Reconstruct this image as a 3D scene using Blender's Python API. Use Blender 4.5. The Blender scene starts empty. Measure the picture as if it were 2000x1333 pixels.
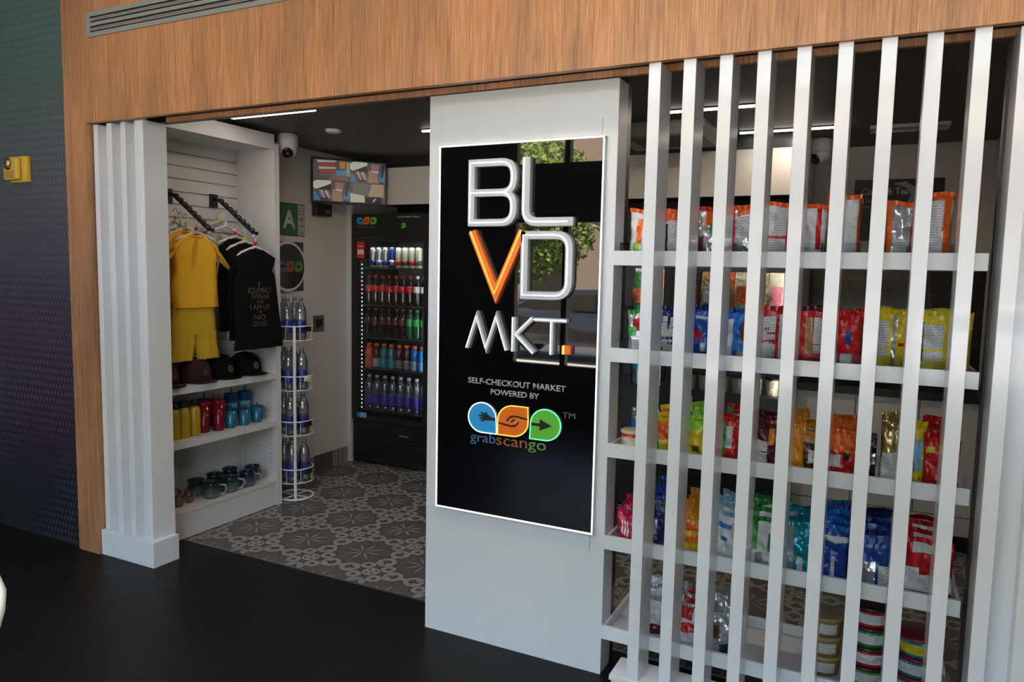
import bpy, bmesh, math, random
from mathutils import Vector, Matrix
PI = math.pi
SC = bpy.context.scene
COL = SC.collection
# ------------------------------------------------------------------ camera
cd = bpy.data.cameras.new('camera')
cam = bpy.data.objects.new('camera', cd)
COL.objects.link(cam)
cd.sensor_width = 36.0
cd.lens = 1441.835 / 2000 * 36
cd.clip_start = 0.02
R = ((0.89560988, 0.44435607, 0.02075159), (0.06044711, -0.0753506, -0.99532328), (-0.4407143, 0.89267574, -0.09434478))
cam.matrix_world = Matrix(((R[0][0], -R[1][0], -R[2][0], 0), (R[0][1], -R[1][1], -R[2][1], 0), (R[0][2], -R[1][2], -R[2][2], 1.6), (0, 0, 0, 1)))
SC.camera = cam
# ------------------------------------------------------------------ world, sun, exposure
vs = SC.view_settings
vs.view_transform = 'Standard'
vs.look = 'None'
vs.gamma = 1
vs.use_curve_mapping = False
vs.exposure = 0.0
w = bpy.data.worlds.new('sky')
SC.world = w
w.use_nodes = True
nt = w.node_tree
nt.nodes.clear()
sky = nt.nodes.new('ShaderNodeTexSky')
sky.sky_type = 'NISHITA'
sky.sun_disc = False
sky.sun_elevation = math.radians(62)
sky.sun_rotation = math.radians(25)
sky.air_density = 1.0
sky.dust_density = 1.5
bg = nt.nodes.new('ShaderNodeBackground')
bg.inputs[1].default_value = 3.6
wo = nt.nodes.new('ShaderNodeOutputWorld')
tint = nt.nodes.new('ShaderNodeMix')
tint.data_type = 'RGBA'
tint.blend_type = 'MULTIPLY'
tint.inputs[0].default_value = 1
tint.inputs[7].default_value = (1.16, 1.0, 0.86, 1)
nt.links.new(sky.outputs[0], tint.inputs[6])
nt.links.new(tint.outputs[2], bg.inputs[0])
nt.links.new(bg.outputs[0], wo.inputs[0])
SUN_E = 92.0
sl = bpy.data.lights.new('sun', 'SUN')
sl.energy = SUN_E
sl.angle = 0.009
sl.color = (1, 0.90, 0.74)
so = bpy.data.objects.new('sun', sl)
COL.objects.link(so)
so.rotation_euler = Vector((-0.25, -0.40, -0.88)).to_track_quat('-Z', 'Y').to_euler()
SC.cycles.use_denoising = True
SC.cycles.max_bounces = 8
SC.cycles.transparent_max_bounces = 24
SC.cycles.sample_clamp_indirect = 6
SC.cycles.caustics_reflective = False
SC.cycles.caustics_refractive = False
for i, (px, pz, sx, sz) in enumerate(((-1.0, 1.32, 4.9, 1.55), (-1.0, 3.13, 4.9, 0.82))):
    al = bpy.data.lights.new('window_portal', 'AREA')
    al.shape = 'RECTANGLE'
    al.size = sx
    al.size_y = sz
    al.cycles.is_portal = True
    ao = bpy.data.objects.new('window_portal', al)
    COL.objects.link(ao)
    ao.location = (px, -1.8, pz)
    ao.rotation_euler = (-PI / 2, 0, 0)


def lamp(loc, target, energy, color, size, spot=None):
    l = bpy.data.lights.new('lamp_light', 'SPOT' if spot else 'AREA')
    l.energy = energy
    l.color = color
    if spot:
        l.spot_size = spot
        l.spot_blend = 0.6
        l.shadow_soft_size = size
    else:
        l.shape = 'DISK'
        l.size = size
    o = bpy.data.objects.new('lamp_light', l)
    COL.objects.link(o)
    o.location = loc
    o.rotation_euler = (Vector(target) - Vector(loc)).to_track_quat('-Z', 'Y').to_euler()
    return o


# ------------------------------------------------------------------ materials
MATS = {}


def mat(name, col=(0.8, 0.8, 0.8), rough=0.5, metal=0.0, coat=0.0, emit=None, es=0.0, ior=1.5, sheen=0):
    if name in MATS:
        return MATS[name]
    m = bpy.data.materials.new(name)
    m.use_nodes = True
    b = m.node_tree.nodes['Principled BSDF']
    b.inputs['Base Color'].default_value = (*col, 1)
    b.inputs['Roughness'].default_value = rough
    b.inputs['Metallic'].default_value = metal
    b.inputs['Coat Weight'].default_value = coat
    b.inputs['Coat Roughness'].default_value = 0.04
    b.inputs['IOR'].default_value = ior
    if emit:
        b.inputs['Emission Color'].default_value = (*emit, 1)
        b.inputs['Emission Strength'].default_value = es
    MATS[name] = m
    return m


class NB:
    def __init__(s, m):
        s.t = m.node_tree
        s.b = s.t.nodes['Principled BSDF']

    def n(s, ty, **k):
        x = s.t.nodes.new(ty)
        for a, v in k.items():
            setattr(x, a, v)
        return x

    def l(s, a, b):
        s.t.links.new(a, b)

    def M(s, op, a, b=None, c=None):
        x = s.n('ShaderNodeMath', operation=op)
        for i, v in enumerate((a, b, c)):
            if v is None:
                continue
            if isinstance(v, (int, float)):
                x.inputs[i].default_value = v
            else:
                s.l(v, x.inputs[i])
        return x.outputs[0]

    def mix(s, f, a, b):
        x = s.n('ShaderNodeMix', data_type='RGBA')
        for i, v in ((0, f), (6, a), (7, b)):
            if isinstance(v, (int, float)):
                x.inputs[i].default_value = v
            elif isinstance(v, tuple):
                x.inputs[i].default_value = (*v, 1)
            else:
                s.l(v, x.inputs[i])
        return x.outputs[2]

    def pos(s):
        g = s.n('ShaderNodeNewGeometry')
        x = s.n('ShaderNodeSeparateXYZ')
        s.l(g.outputs['Position'], x.inputs[0])
        return g.outputs['Position'], x.outputs

    def noise(s, vec, scale, detail=4, rough=0.5):
        x = s.n('ShaderNodeTexNoise')
        s.l(vec, x.inputs['Vector'])
        x.inputs['Scale'].default_value = scale
        x.inputs['Detail'].default_value = detail
        x.inputs['Roughness'].default_value = rough
        return x.outputs[0]

    def vmul(s, vec, v):
        x = s.n('ShaderNodeVectorMath', operation='MULTIPLY')
        s.l(vec, x.inputs[0])
        x.inputs[1].default_value = v
        return x.outputs[0]

    def ramp(s, f, stops):
        x = s.n('ShaderNodeValToRGB')
        e = x.color_ramp.elements
        while len(e) < len(stops):
            e.new(0.5)
        for i, (p, c) in enumerate(stops):
            e[i].position = p
            e[i].color = (*c, 1)
        s.l(f, x.inputs[0])
        return x.outputs[0]

    def bump(s, h, st, d=0.001):
        x = s.n('ShaderNodeBump')
        x.inputs['Strength'].default_value = st
        x.inputs['Distance'].default_value = d
        s.l(h, x.inputs['Height'])
        s.l(x.outputs[0], s.b.inputs['Normal'])


def m_wood():
    m = mat('oak_veneer', (0.4, 0.2, 0.1), 0.42)
    k = NB(m)
    p, s = k.pos()
    fine = k.noise(k.vmul(p, (260, 260, 7)), 1, 3, 0.6)
    mid = k.noise(k.vmul(p, (38, 38, 1.6)), 1, 5, 0.6)
    big = k.noise(k.vmul(p, (6, 6, 0.9)), 1, 3, 0.5)
    c1 = k.ramp(fine, [(0.32, (0.15, 0.062, 0.024)), (0.52, (0.38, 0.185, 0.088)), (0.7, (0.60, 0.36, 0.21))])
    c2 = k.ramp(mid, [(0.34, (0.22, 0.105, 0.05)), (0.5, (0.38, 0.185, 0.085)), (0.68, (0.42, 0.23, 0.13))])
    c = k.mix(0.5, c1, c2)
    c3 = k.ramp(big, [(0.36, (0.78, 0.78, 0.80)), (0.62, (1.06, 1.01, 0.96))])
    x = k.n('ShaderNodeMix', data_type='RGBA', blend_type='MULTIPLY')
    x.inputs[0].default_value = 1
    k.l(c, x.inputs[6])
    k.l(c3, x.inputs[7])
    fl = k.noise(k.vmul(p, (120, 120, 3.2)), 1, 2, 0.5)
    patch = k.noise(k.vmul(p, (9, 9, 1.1)), 1, 2, 0.5)
    f1 = k.ramp(fl, [(0.60, (0, 0, 0)), (0.68, (1, 1, 1))])
    f2 = k.ramp(patch, [(0.42, (0.1, 0.1, 0.1)), (0.62, (1, 1, 1))])
    k.l(k.mix(k.M('MULTIPLY', k.M('MULTIPLY', f1, f2), 0.5), x.outputs[2], (0.10, 0.055, 0.035)), k.b.inputs['Base Color'])
    k.bump(fine, 0.25, 0.0006)
    return m


def m_lobby_floor():
    m = mat('black_plank_floor', (0.012, 0.012, 0.012), 0.33, ior=1.25)
    k = NB(m)
    p, s = k.pos()
    br = k.n('ShaderNodeTexBrick')
    k.l(p, br.inputs['Vector'])
    br.inputs['Scale'].default_value = 1
    br.inputs['Brick Width'].default_value = 1.25
    br.inputs['Row Height'].default_value = 0.19
    br.inputs['Mortar Size'].default_value = 0.0015
    br.inputs['Color1'].default_value = (0.006, 0.006, 0.0062, 1)
    br.inputs['Color2'].default_value = (0.0085, 0.0083, 0.008, 1)
    br.inputs['Mortar'].default_value = (0.006, 0.006, 0.006, 1)
    g = k.noise(k.vmul(p, (3, 60, 1)), 1, 5, 0.6)
    c = k.mix(k.M('MULTIPLY', g, 0.5), br.outputs['Color'], (0.010, 0.0095, 0.009))
    k.l(c, k.b.inputs['Base Color'])
    k.l(k.ramp(g, [(0.3, (0.36,) * 3), (0.7, (0.5,) * 3)]), k.b.inputs['Roughness'])
    k.bump(g, 0.2, 0.0006)
    return m


def m_tile():
    m = mat('patterned_cement_tile', (0.2, 0.2, 0.2), 0.45)
    k = NB(m)
    p, s = k.pos()
    P = 0.41
    M = k.M

    def frac(v, off):
        t = M('ADD', M('DIVIDE', M('SUBTRACT', v, off), P), 0.5)
        return M('MULTIPLY', M('SUBTRACT', t, M('FLOOR', t)), P), t
    ux, tx = frac(s[0], -2.932)
    uy, ty = frac(s[1], 3.27)
    x = M('SUBTRACT', ux, P / 2)
    y = M('SUBTRACT', uy, P / 2)       # star centred cell coords
    r = M('SQRT', M('ADD', M('MULTIPLY', x, x), M('MULTIPLY', y, y)))
    th = M('ARCTAN2', y, x)
    s4 = M('ABSOLUTE', M('SINE', M('MULTIPLY', th, 4)))
    perp = M('MULTIPLY', M('MULTIPLY', r, s4), 0.25)
    wid = M('MULTIPLY', M('SINE', M('MINIMUM', M('MAXIMUM', M('MULTIPLY', M('SUBTRACT', r, 0.012), 30), 0), PI)), 0.0058)
    star = M('LESS_THAN', perp, wid)
    # scroll ornament centred on the cell corner
    ax = M('SUBTRACT', P / 2, M('ABSOLUTE', x))
    ay = M('SUBTRACT', P / 2, M('ABSOLUTE', y))

    def ring(cx, cy, r0, wd):
        dx = M('SUBTRACT', ax, cx)
        dy = M('SUBTRACT', ay, cy)
        d = M('SQRT', M('ADD', M('MULTIPLY', dx, dx), M('MULTIPLY', dy, dy)))
        return M('ABSOLUTE', M('SUBTRACT', d, r0)), wd

    def U(*rs):
        o = None
        for d, wd in rs:
            q = M('SUBTRACT', d, wd)
            o = q if o is None else M('MINIMUM', o, q)
        return o
    band = U(ring(0, 0.0, 0.0, 0.048), ring(0.066, 0.066, 0.028, 0.0135), ring(0.140, 0.0, 0.042, 0.0135), ring(0.0, 0.140, 0.042, 0.0135),
             ring(0.118, 0.030, 0.014, 0.008), ring(0.030, 0.118, 0.014, 0.008), ring(0.2, 0.0, 0.0, 0.016), ring(0.0, 0.2, 0.0, 0.016))
    dots = U(ring(0.020, 0.020, 0.0, 0.0085), ring(0.0, 0.0, 0.0, 0.006), ring(0.140, 0.0, 0.0, 0.010), ring(0.0, 0.140, 0.0, 0.010))
    band = M('MAXIMUM', band, M('MULTIPLY', dots, -1))
    orn = M('LESS_THAN', band, 0)
    halo = M('LESS_THAN', band, 0.009)
    nz = k.noise(p, 30, 4, 0.6)
    base = k.mix(M('MULTIPLY', nz, 0.7), (0.075, 0.072, 0.068), (0.115, 0.112, 0.108))
    c = k.mix(halo, base, (0.062, 0.055, 0.042))
    c = k.mix(orn, c, (0.235, 0.232, 0.225))
    c = k.mix(star, c, (0.235, 0.232, 0.225))
    # joints of the 205 mm tiles
    j = None
    for v, off in ((s[0], -2.932), (s[1], 3.27)):
        t = M('DIVIDE', M('SUBTRACT', v, off + 0.1025), 0.205)
        f = M('ABSOLUTE', M('SUBTRACT', M('SUBTRACT', t, M('FLOOR', t)), 0.5))
        q = M('GREATER_THAN', f, 0.496)
        j = q if j is None else M('MAXIMUM', j, q)
    c = k.mix(j, c, (0.07, 0.068, 0.06))
    k.l(c, k.b.inputs['Base Color'])
    return m


def m_teal():
    m = mat('teal_purple_wallcovering', (0.1, 0.15, 0.16), 0.55)
    k = NB(m)
    p, s = k.pos()
    g = k.ramp(k.M('DIVIDE', s[2], 3.0), [(0.0, (0.008, 0.012, 0.016)), (0.09, (0.009, 0.011, 0.017)), (0.2, (0.021, 0.010, 0.028)), (0.42, (0.035, 0.022, 0.045)), (0.66, (0.052, 0.056, 0.074)), (0.95, (0.042, 0.085, 0.087))])
    M = k.M
    row = M('FLOOR', M('DIVIDE', s[2], 0.042))
    fz = M('SUBTRACT', M('SUBTRACT', M('DIVIDE', s[2], 0.042), row), 0.5)
    tx = M('ADD', M('DIVIDE', s[0], 0.03), M('MULTIPLY', row, 0.5))
    fx = M('SUBTRACT', M('SUBTRACT', tx, M('FLOOR', tx)), 0.5)
    d = M('ADD', M('MULTIPLY', M('ABSOLUTE', fx), 2.2), M('MULTIPLY', M('ABSOLUTE', fz), 1.5))
    msk = M('LESS_THAN', d, 0.62)
    big = k.noise(p, 1.6, 2, 0.5)
    amt = M('MULTIPLY', msk, k.ramp(big, [(0.35, (0.08,) * 3), (0.6, (0.5,) * 3)]))
    c = k.mix(M('MULTIPLY', amt, 0.42), g, (0.2, 0.24, 0.24))
    k.l(c, k.b.inputs['Base Color'])
    k.bump(amt, 0.5, 0.001)
    return m


def m_noise(name, c1, c2, scale, rough=0.5, vec=(1, 1, 1), bump=0.0, metal=0.0):
    m = mat(name, c1, rough, metal)
    k = NB(m)
    p, s = k.pos()
    g = k.noise(k.vmul(p, vec), scale, 4, 0.55)
    k.l(k.mix(g, c1, c2), k.b.inputs['Base Color'])
    if bump:
        k.bump(g, bump, 0.001)
    return m


def m_glass(name, tint=(1, 1, 1), refl=0.12, rough=0.02, alpha=0.0, body=(1, 1, 1)):
    """thin clear stuff: see-through with a surface sheen"""
    if name in MATS:
        return MATS[name]
    m = bpy.data.materials.new(name)
    m.use_nodes = True
    t = m.node_tree
    t.nodes.clear()
    o = t.nodes.new('ShaderNodeOutputMaterial')
    tr = t.nodes.new('ShaderNodeBsdfTransparent')
    tr.inputs[0].default_value = (*tint, 1)
    gl = t.nodes.new('ShaderNodeBsdfGlossy')
    gl.inputs['Roughness'].default_value = rough
    fr = t.nodes.new('ShaderNodeFresnel')
    fr.inputs[0].default_value = 1.45
    mm = t.nodes.new('ShaderNodeMath')
    mm.operation = 'ADD'
    mm.inputs[1].default_value = refl
    t.links.new(fr.outputs[0], mm.inputs[0])
    mx = t.nodes.new('ShaderNodeMixShader')
    t.links.new(mm.outputs[0], mx.inputs[0])
    t.links.new(tr.outputs[0], mx.inputs[1])
    t.links.new(gl.outputs[0], mx.inputs[2])
    last = mx.outputs[0]
    if alpha > 0:
        df = t.nodes.new('ShaderNodeBsdfDiffuse')
        df.inputs[0].default_value = (*body, 1)
        m2 = t.nodes.new('ShaderNodeMixShader')
        m2.inputs[0].default_value = alpha
        t.links.new(last, m2.inputs[1])
        t.links.new(df.outputs[0], m2.inputs[2])
        last = m2.outputs[0]
    t.links.new(last, o.inputs[0])
    MATS[name] = m
    return m


def m_print():
    """white film with fine grey lines of print"""
    m = mat('printed_white_label', (0.75, 0.75, 0.74), 0.35)
    k = NB(m)
    tc = k.n('ShaderNodeTexCoord')
    sx = k.n('ShaderNodeSeparateXYZ')
    k.l(tc.outputs['Object'], sx.inputs[0])
    M = k.M
    t = M('DIVIDE', sx.outputs[2], 0.0085)
    f = M('SUBTRACT', t, M('FLOOR', t))
    line = M('LESS_THAN', f, 0.3)
    nz = k.noise(k.vmul(tc.outputs['Object'], (420, 420, 118)), 1, 1, 0.5)
    word = M('GREATER_THAN', nz, 0.47)
    c = k.mix(M('MULTIPLY', M('MULTIPLY', line, word), 0.75), (0.74, 0.74, 0.73), (0.06, 0.06, 0.07))
    k.l(c, k.b.inputs['Base Color'])
    return m


WOOD = m_wood()
FLOORM = m_lobby_floor()
TILE = m_tile()
TEAL = m_teal()
PRINT = m_print()
WHITE = mat('glossy_white_laminate', (0.74, 0.745, 0.74), 0.22, coat=0.35)
PANELW = mat('white_panel_laminate', (0.72, 0.73, 0.725), 0.34)
SATIN = m_noise('white_melamine', (0.60, 0.60, 0.595), (0.64, 0.64, 0.635), 8, 0.4)
WALLW = m_noise('warm_white_paint', (0.60, 0.585, 0.55), (0.64, 0.62, 0.585), 3, 0.6)
BULKM = mat('warm_white_gloss_panel', (0.66, 0.63, 0.58), 0.25)
BLACK = mat('black_plastic', (0.012, 0.012, 0.013), 0.35)
BLACKG = mat('black_gloss_acrylic', (0.003, 0.003, 0.0035), 0.015, coat=0.0, ior=1.62)
BLKM = mat('black_powder_metal', (0.015, 0.015, 0.016), 0.4, 0.3)
CEILM = m_noise('charcoal_ceiling_paint', (0.05, 0.047, 0.043), (0.058, 0.055, 0.05), 4, 0.55)
STEEL = mat('brushed_steel', (0.42, 0.41, 0.39), 0.35, 1.0)
DGREY = mat('dark_grey_metal', (0.065, 0.07, 0.075), 0.35, 0.5)
ALU = mat('grey_aluminium', (0.25, 0.275, 0.275), 0.4, 0.3)
LED = mat('white_led_light', (1, 1, 1), 0.5, emit=(1, 0.96, 0.90), es=11)
NEONW = mat('white_neon', (1, 1, 1), 0.5, emit=(0.95, 0.97, 1), es=1.3)
NEONY = mat('yellow_neon', (1, 0.7, 0.1), 0.5, emit=(1, 0.58, 0.06), es=1.6)
NEONG = mat('green_neon', (0.2, 1, 0.6), 0.5, emit=(0.12, 0.95, 0.45), es=1.6)
NEONB = mat('blue_white_neon', (0.8, 0.9, 1), 0.5, emit=(0.8, 0.93, 1), es=2.0)
LETTER = mat('grey_white_letter', (0.50, 0.505, 0.51), 0.35)
ORANGE = mat('sign_orange', (0.85, 0.17, 0.012), 0.4)
SBLUE = mat('sign_blue', (0.03, 0.33, 0.72), 0.4)
SGREEN = mat('sign_green', (0.13, 0.50, 0.045), 0.4)
ACRY = m_glass('clear_acrylic', (0.90, 0.92, 0.92), -0.032)
PANE = m_glass('cooler_glass', (0.94, 0.95, 0.95), -0.02)
CLEARP = m_glass('clear_bottle', (0.86, 0.9, 0.93), 0.10, 0.05)
WIREW = mat('white_wire', (0.72, 0.72, 0.70), 0.35)
PAL = dict(
    red=(0.55, 0.012, 0.015), orange=(0.80, 0.13, 0.012), white=(0.72, 0.73, 0.74), foil=(0.62, 0.64, 0.66), blue=(0.01, 0.06, 0.33), bblue=(0.01, 0.18, 0.62),
    navy=(0.008, 0.015, 0.10), yellow=(0.75, 0.58, 0.02), lime=(0.30, 0.62, 0.03), green=(0.03, 0.26, 0.04), maroon=(0.10, 0.01, 0.02), black=(0.012, 0.011, 0.012),
    gold=(0.55, 0.42, 0.16), crimson=(0.48, 0.01, 0.06), teal=(0.01, 0.30, 0.42), brown=(0.11, 0.035, 0.015), tan=(0.48, 0.30, 0.14), amber=(0.75, 0.28, 0.02),
    cream=(0.62, 0.56, 0.38), pink=(0.6, 0.15, 0.2), grey=(0.25, 0.26, 0.28), lblue=(0.25, 0.5, 0.7))


def foil(n):
    if 'film_' + n in MATS:
        return MATS['film_' + n]
    m = mat('film_' + n, PAL[n], 0.30 if n not in ('foil', 'gold', 'teal') else 0.22, 0.6 if n in ('foil', 'gold') else (0.35 if n == 'teal' else 0.0), coat=0.15)
    k = NB(m)
    p, s_ = k.pos()
    v = k.n('ShaderNodeTexVoronoi')
    v.inputs['Scale'].default_value = 34
    w_ = k.n('ShaderNodeVectorMath', operation='ADD')
    k.l(p, w_.inputs[0])
    nz = k.n('ShaderNodeTexNoise')
    k.l(p, nz.inputs['Vector'])
    nz.inputs['Scale'].default_value = 22
    sc_ = k.n('ShaderNodeVectorMath', operation='SCALE')
    k.l(nz.outputs['Color'], sc_.inputs[0])
    sc_.inputs['Scale'].default_value = 0.04
    k.l(sc_.outputs[0], w_.inputs[1])
    k.l(w_.outputs[0], v.inputs['Vector'])
    k.bump(v.outputs['Distance'], 0.7, 0.011)
    return m


# ------------------------------------------------------------------ mesh helpers
def tag(o, label=None, cat=None, group=None, kind=None):
    if label:
        o['label'] = label
    if cat:
        o['category'] = cat
    if group:
        o['group'] = group
    if kind:
        o['kind'] = kind
    return o


def thing(name, label, cat, loc=(0, 0, 0), rz=0.0, group=None):
    o = bpy.data.objects.new(name, None)
    o.empty_display_size = 0.05
    COL.objects.link(o)
    o.location = loc
    o.rotation_euler = (0, 0, rz)
    return tag(o, label, cat, group)


def obj(name, bm, mats, parent=None, smooth=False, loc=None):
    me = bpy.data.meshes.new(name)
    bm.normal_update()
    bm.to_mesh(me)
    bm.free()
    for m in (mats if isinstance(mats, (list, tuple)) else [mats]):
        me.materials.append(m)
    if smooth:
        for p in me.polygons:
            p.use_smooth = True
    o = bpy.data.objects.new(name, me)
    COL.objects.link(o)
    if parent:
        o.parent = parent
    if loc:
        o.location = loc
    return o


def sobj(name, bm, m, smooth=False):
    return tag(obj(name, bm, m, None, smooth), kind='structure')


def copy_tree(o, parent=None):
    c = o.copy()
    COL.objects.link(c)
    if parent:
        c.parent = parent
    for ch in list(o.children):
        copy_tree(ch, c)
    return c


def B():
    return bmesh.new()


def box(bm, x0, x1, y0, y1, z0, z1, mi=0, bev=0.0):
    r = bmesh.ops.create_cube(bm, size=1, matrix=Matrix.Translation(((x0 + x1) / 2, (y0 + y1) / 2, (z0 + z1) / 2)) @ Matrix.Diagonal((x1 - x0, y1 - y0, z1 - z0, 1)))
    fs = {f for v in r['verts'] for f in v.link_faces}
    if bev:
        es = list({e for f in fs for e in f.edges})
        rr = bmesh.ops.bevel(bm, geom=es, offset=bev, segments=2, affect='EDGES', profile=0.5)
        fs |= set(rr['faces'])
    for f in fs:
        if f.is_valid:
            f.material_index = mi
    return bm


def bx(x0, x1, y0, y1, z0, z1, bev=0.0):
    return box(B(), x0, x1, y0, y1, z0, z1, 0, bev)


def tube(bm, pts, r, seg=8, closed=False, mi=0, caps=True):
    pts = [Vector(p) for p in pts]
    n = len(pts)
    rings = []
    prev = None
    for i, p in enumerate(pts):
        a = pts[i - 1] if (i > 0 or closed) else p
        b = pts[(i + 1) % n] if (i < n - 1 or closed) else p
        d = (b - a).normalized()
        if prev is None:
            u = d.orthogonal().normalized()
        else:
            u = (prev - d * prev.dot(d)).normalized()
        prev = u
        v = d.cross(u)
        rr = r[i] if isinstance(r, (list, tuple)) else r
        rings.append([bm.verts.new(p + (u * math.cos(t) + v * math.sin(t)) * rr) for t in [2 * PI * k / seg for k in range(seg)]])
    m = n if closed else n - 1
    for i in range(m):
        A, C = rings[i], rings[(i + 1) % n]
        for k in range(seg):
            f = bm.faces.new((A[k], A[(k + 1) % seg], C[(k + 1) % seg], C[k]))
            f.material_index = mi
    if caps and not closed:
        bm.faces.new(rings[0][::-1]).material_index = mi
        bm.faces.new(rings[-1]).material_index = mi
    return bm


def lathe(bm, prof, seg=16, cx=0, cy=0, mi=0, sx=1, sy=1):
    """prof: (r, z) from bottom to top; closed with caps where r > 0"""
    rings = []
    for r, z in prof:
        rings.append([bm.verts.new((cx + r * sx * math.cos(2 * PI * k / seg), cy + r * sy * math.sin(2 * PI * k / seg), z)) for k in range(seg)])
    for A, C in zip(rings, rings[1:]):
        for k in range(seg):
            bm.faces.new((A[k], A[(k + 1) % seg], C[(k + 1) % seg], C[k])).material_index = mi
    bm.faces.new(rings[0][::-1]).material_index = mi
    bm.faces.new(rings[-1]).material_index = mi
    return bm


def prism(bm, pts, y0, y1, mi=0):
    """pts (x,z) extruded from y0 (front) to y1"""
    A = [bm.verts.new((x, y0, z)) for x, z in pts]
    C = [bm.verts.new((x, y1, z)) for x, z in pts]
    n = len(pts)
    bm.faces.new(A).material_index = mi
    bm.faces.new(C[::-1]).material_index = mi
    for i in range(n):
        bm.faces.new((A[i], C[i], C[(i + 1) % n], A[(i + 1) % n])).material_index = mi
    bmesh.ops.recalc_face_normals(bm, faces=bm.faces[:])
    return bm


def loft(bm, secs, mi=0, cap=True):
    rings = [[bm.verts.new(p) for p in s] for s in secs]
    n = len(rings[0])
    for A, C in zip(rings, rings[1:]):
        for k in range(n):
            bm.faces.new((A[k], A[(k + 1) % n], C[(k + 1) % n], C[k])).material_index = mi
    if cap:
        bm.faces.new(rings[0][::-1]).material_index = mi
        bm.faces.new(rings[-1]).material_index = mi
    return bm


def round_path(pts, r, closed=False, seg=6):
    """round the corners of a 2D polyline"""
    out = []
    n = len(pts)
    for i, p in enumerate(pts):
        rr = r[i] if isinstance(r, (list, tuple)) else r
        if rr <= 0 or (not closed and i in (0, n - 1)):
            out.append(tuple(p))
            continue
        P0, P1, P2 = Vector(pts[i - 1]), Vector(p), Vector(pts[(i + 1) % n])
        a, b = (P0 - P1).normalized(), (P2 - P1).normalized()
        ang = a.angle(b)
        d = min(rr / math.tan(ang / 2), (P0 - P1).length * 0.5, (P2 - P1).length * 0.5)
        s, e = P1 + a * d, P1 + b * d
        for k in range(seg + 1):
            t = k / seg
            q = s * (1 - t) ** 2 + P1 * 2 * t * (1 - t) + e * t * t
            out.append((q.x, q.y))
    return out


def ribbon(bm, pts, wd, y0, y1, closed=False, mi=0):
    """flat channel letter stroke along pts (x,z)"""
    P = [Vector(p) for p in pts]
    n = len(P)
    L, Rr = [], []
    for i in range(n):
        a = P[i - 1] if (i > 0 or closed) else P[i]
        b = P[(i + 1) % n] if (i < n - 1 or closed) else P[i]
        d1 = (P[i] - a).normalized() if (P[i] - a).length > 1e-9 else (b - P[i]).normalized()
        d2 = (b - P[i]).normalized() if (b - P[i]).length > 1e-9 else d1
        nrm = Vector((-(d1.y + d2.y), d1.x + d2.x))
        nrm.normalize()
        c = max(0.35, nrm.dot(Vector((-d1.y, d1.x))))
        L.append(P[i] + nrm * wd / 2 / c)
        Rr.append(P[i] - nrm * wd / 2 / c)
    def q(v, y):
        return bm.verts.new((v.x, y, v.y))
    rows = [[q(L[i], y0), q(Rr[i], y0), q(Rr[i], y1), q(L[i], y1)] for i in range(n)]
    m = n if closed else n - 1
    for i in range(m):
        a, c = rows[i], rows[(i + 1) % n]
        for k in range(4):
            bm.faces.new((a[k], a[(k + 1) % 4], c[(k + 1) % 4], c[k])).material_index = mi
    if not closed:
        bm.faces.new(rows[0])
        bm.faces.new(rows[-1])
    bmesh.ops.recalc_face_normals(bm, faces=bm.faces[:])
    return bm


def text(s, m, parent, name, u0, u1, z0, z1, plane, at, depth=0.001, bold=0.0, label=None):
    """text fitted to a rectangle; plane 'xz' faces -y, 'yz' faces +x (u runs +y)"""
    cu = bpy.data.curves.new('t', 'FONT')
    cu.body = s
    cu.size = 1
    cu.offset = bold
    cu.resolution_u = 3
    to = bpy.data.objects.new('t', cu)
    COL.objects.link(to)
    bpy.context.view_layer.update()
    me = bpy.data.meshes.new_from_object(to.evaluated_get(bpy.context.evaluated_depsgraph_get()))
    bpy.data.objects.remove(to)
    bpy.data.curves.remove(cu)
    bm = B()
    bm.from_mesh(me)
    bpy.data.meshes.remove(me)
    xs = [v.co.x for v in bm.verts]
    ys = [v.co.y for v in bm.verts]
    a0, a1, b0, b1 = min(xs), max(xs), min(ys), max(ys)
    ex = bmesh.ops.extrude_face_region(bm, geom=bm.faces[:])
    for v in [g for g in ex['geom'] if isinstance(g, bmesh.types.BMVert)]:
        v.co.z = 1
    for v in bm.verts:
        u = u0 + (v.co.x - a0) / (a1 - a0) * (u1 - u0)
        z = z0 + (v.co.y - b0) / (b1 - b0) * (z1 - z0)
        d = v.co.z * depth
        if plane == 'xz':
            v.co = (u, at - d, z)
        else:
            v.co = (at + d, u, z)
    bmesh.ops.recalc_face_normals(bm, faces=bm.faces[:])
    o = obj(name, bm, m, parent)
    if label:
        o['label'] = label
    return o


ORD = ['first', 'second', 'third', 'fourth', 'fifth', 'sixth', 'seventh', 'eighth', 'ninth', 'tenth', 'eleventh', 'twelfth']
rnd = random.Random(7)
# ================================================================== THE SETTING
D = 2.69
CZ = 2.47
sobj('floor', bx(-7.2, 4.4, -1.88, 2.90, -0.05, 0), FLOORM)
sobj('floor_market', bx(-3.92, 0.75, 2.912, 5.60, -0.05, 0), TILE)
sobj('trim_1', bx(-3.92, 0.75, 2.90, 2.912, -0.05, 0.002), STEEL)
sobj('wall_left', bx(-7.2, -3.925, 2.55, 2.68, 0, 3.6), TEAL)
hb = bx(-3.925, 1.3, 2.53, 2.562, 2.322, 3.6)
sobj('trim_8', bx(-3.925, -3.748, 2.53, 2.69, 0, 2.322), WOOD)
sobj('trim_9', bx(0.80, 1.3, 2.53, 2.69, 0, 2.322), WOOD)
sobj('wall_header', hb, WOOD)
sobj('trim_2', bx(-3.748, 0.80, 2.5622, 2.5635, 2.3265, 2.40), ALU)      # grey edge channel under the header
sobj('trim_3', bx(-3.36, 0.80, 2.703, 2.725, 2.331, 2.355), WOOD)
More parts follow.
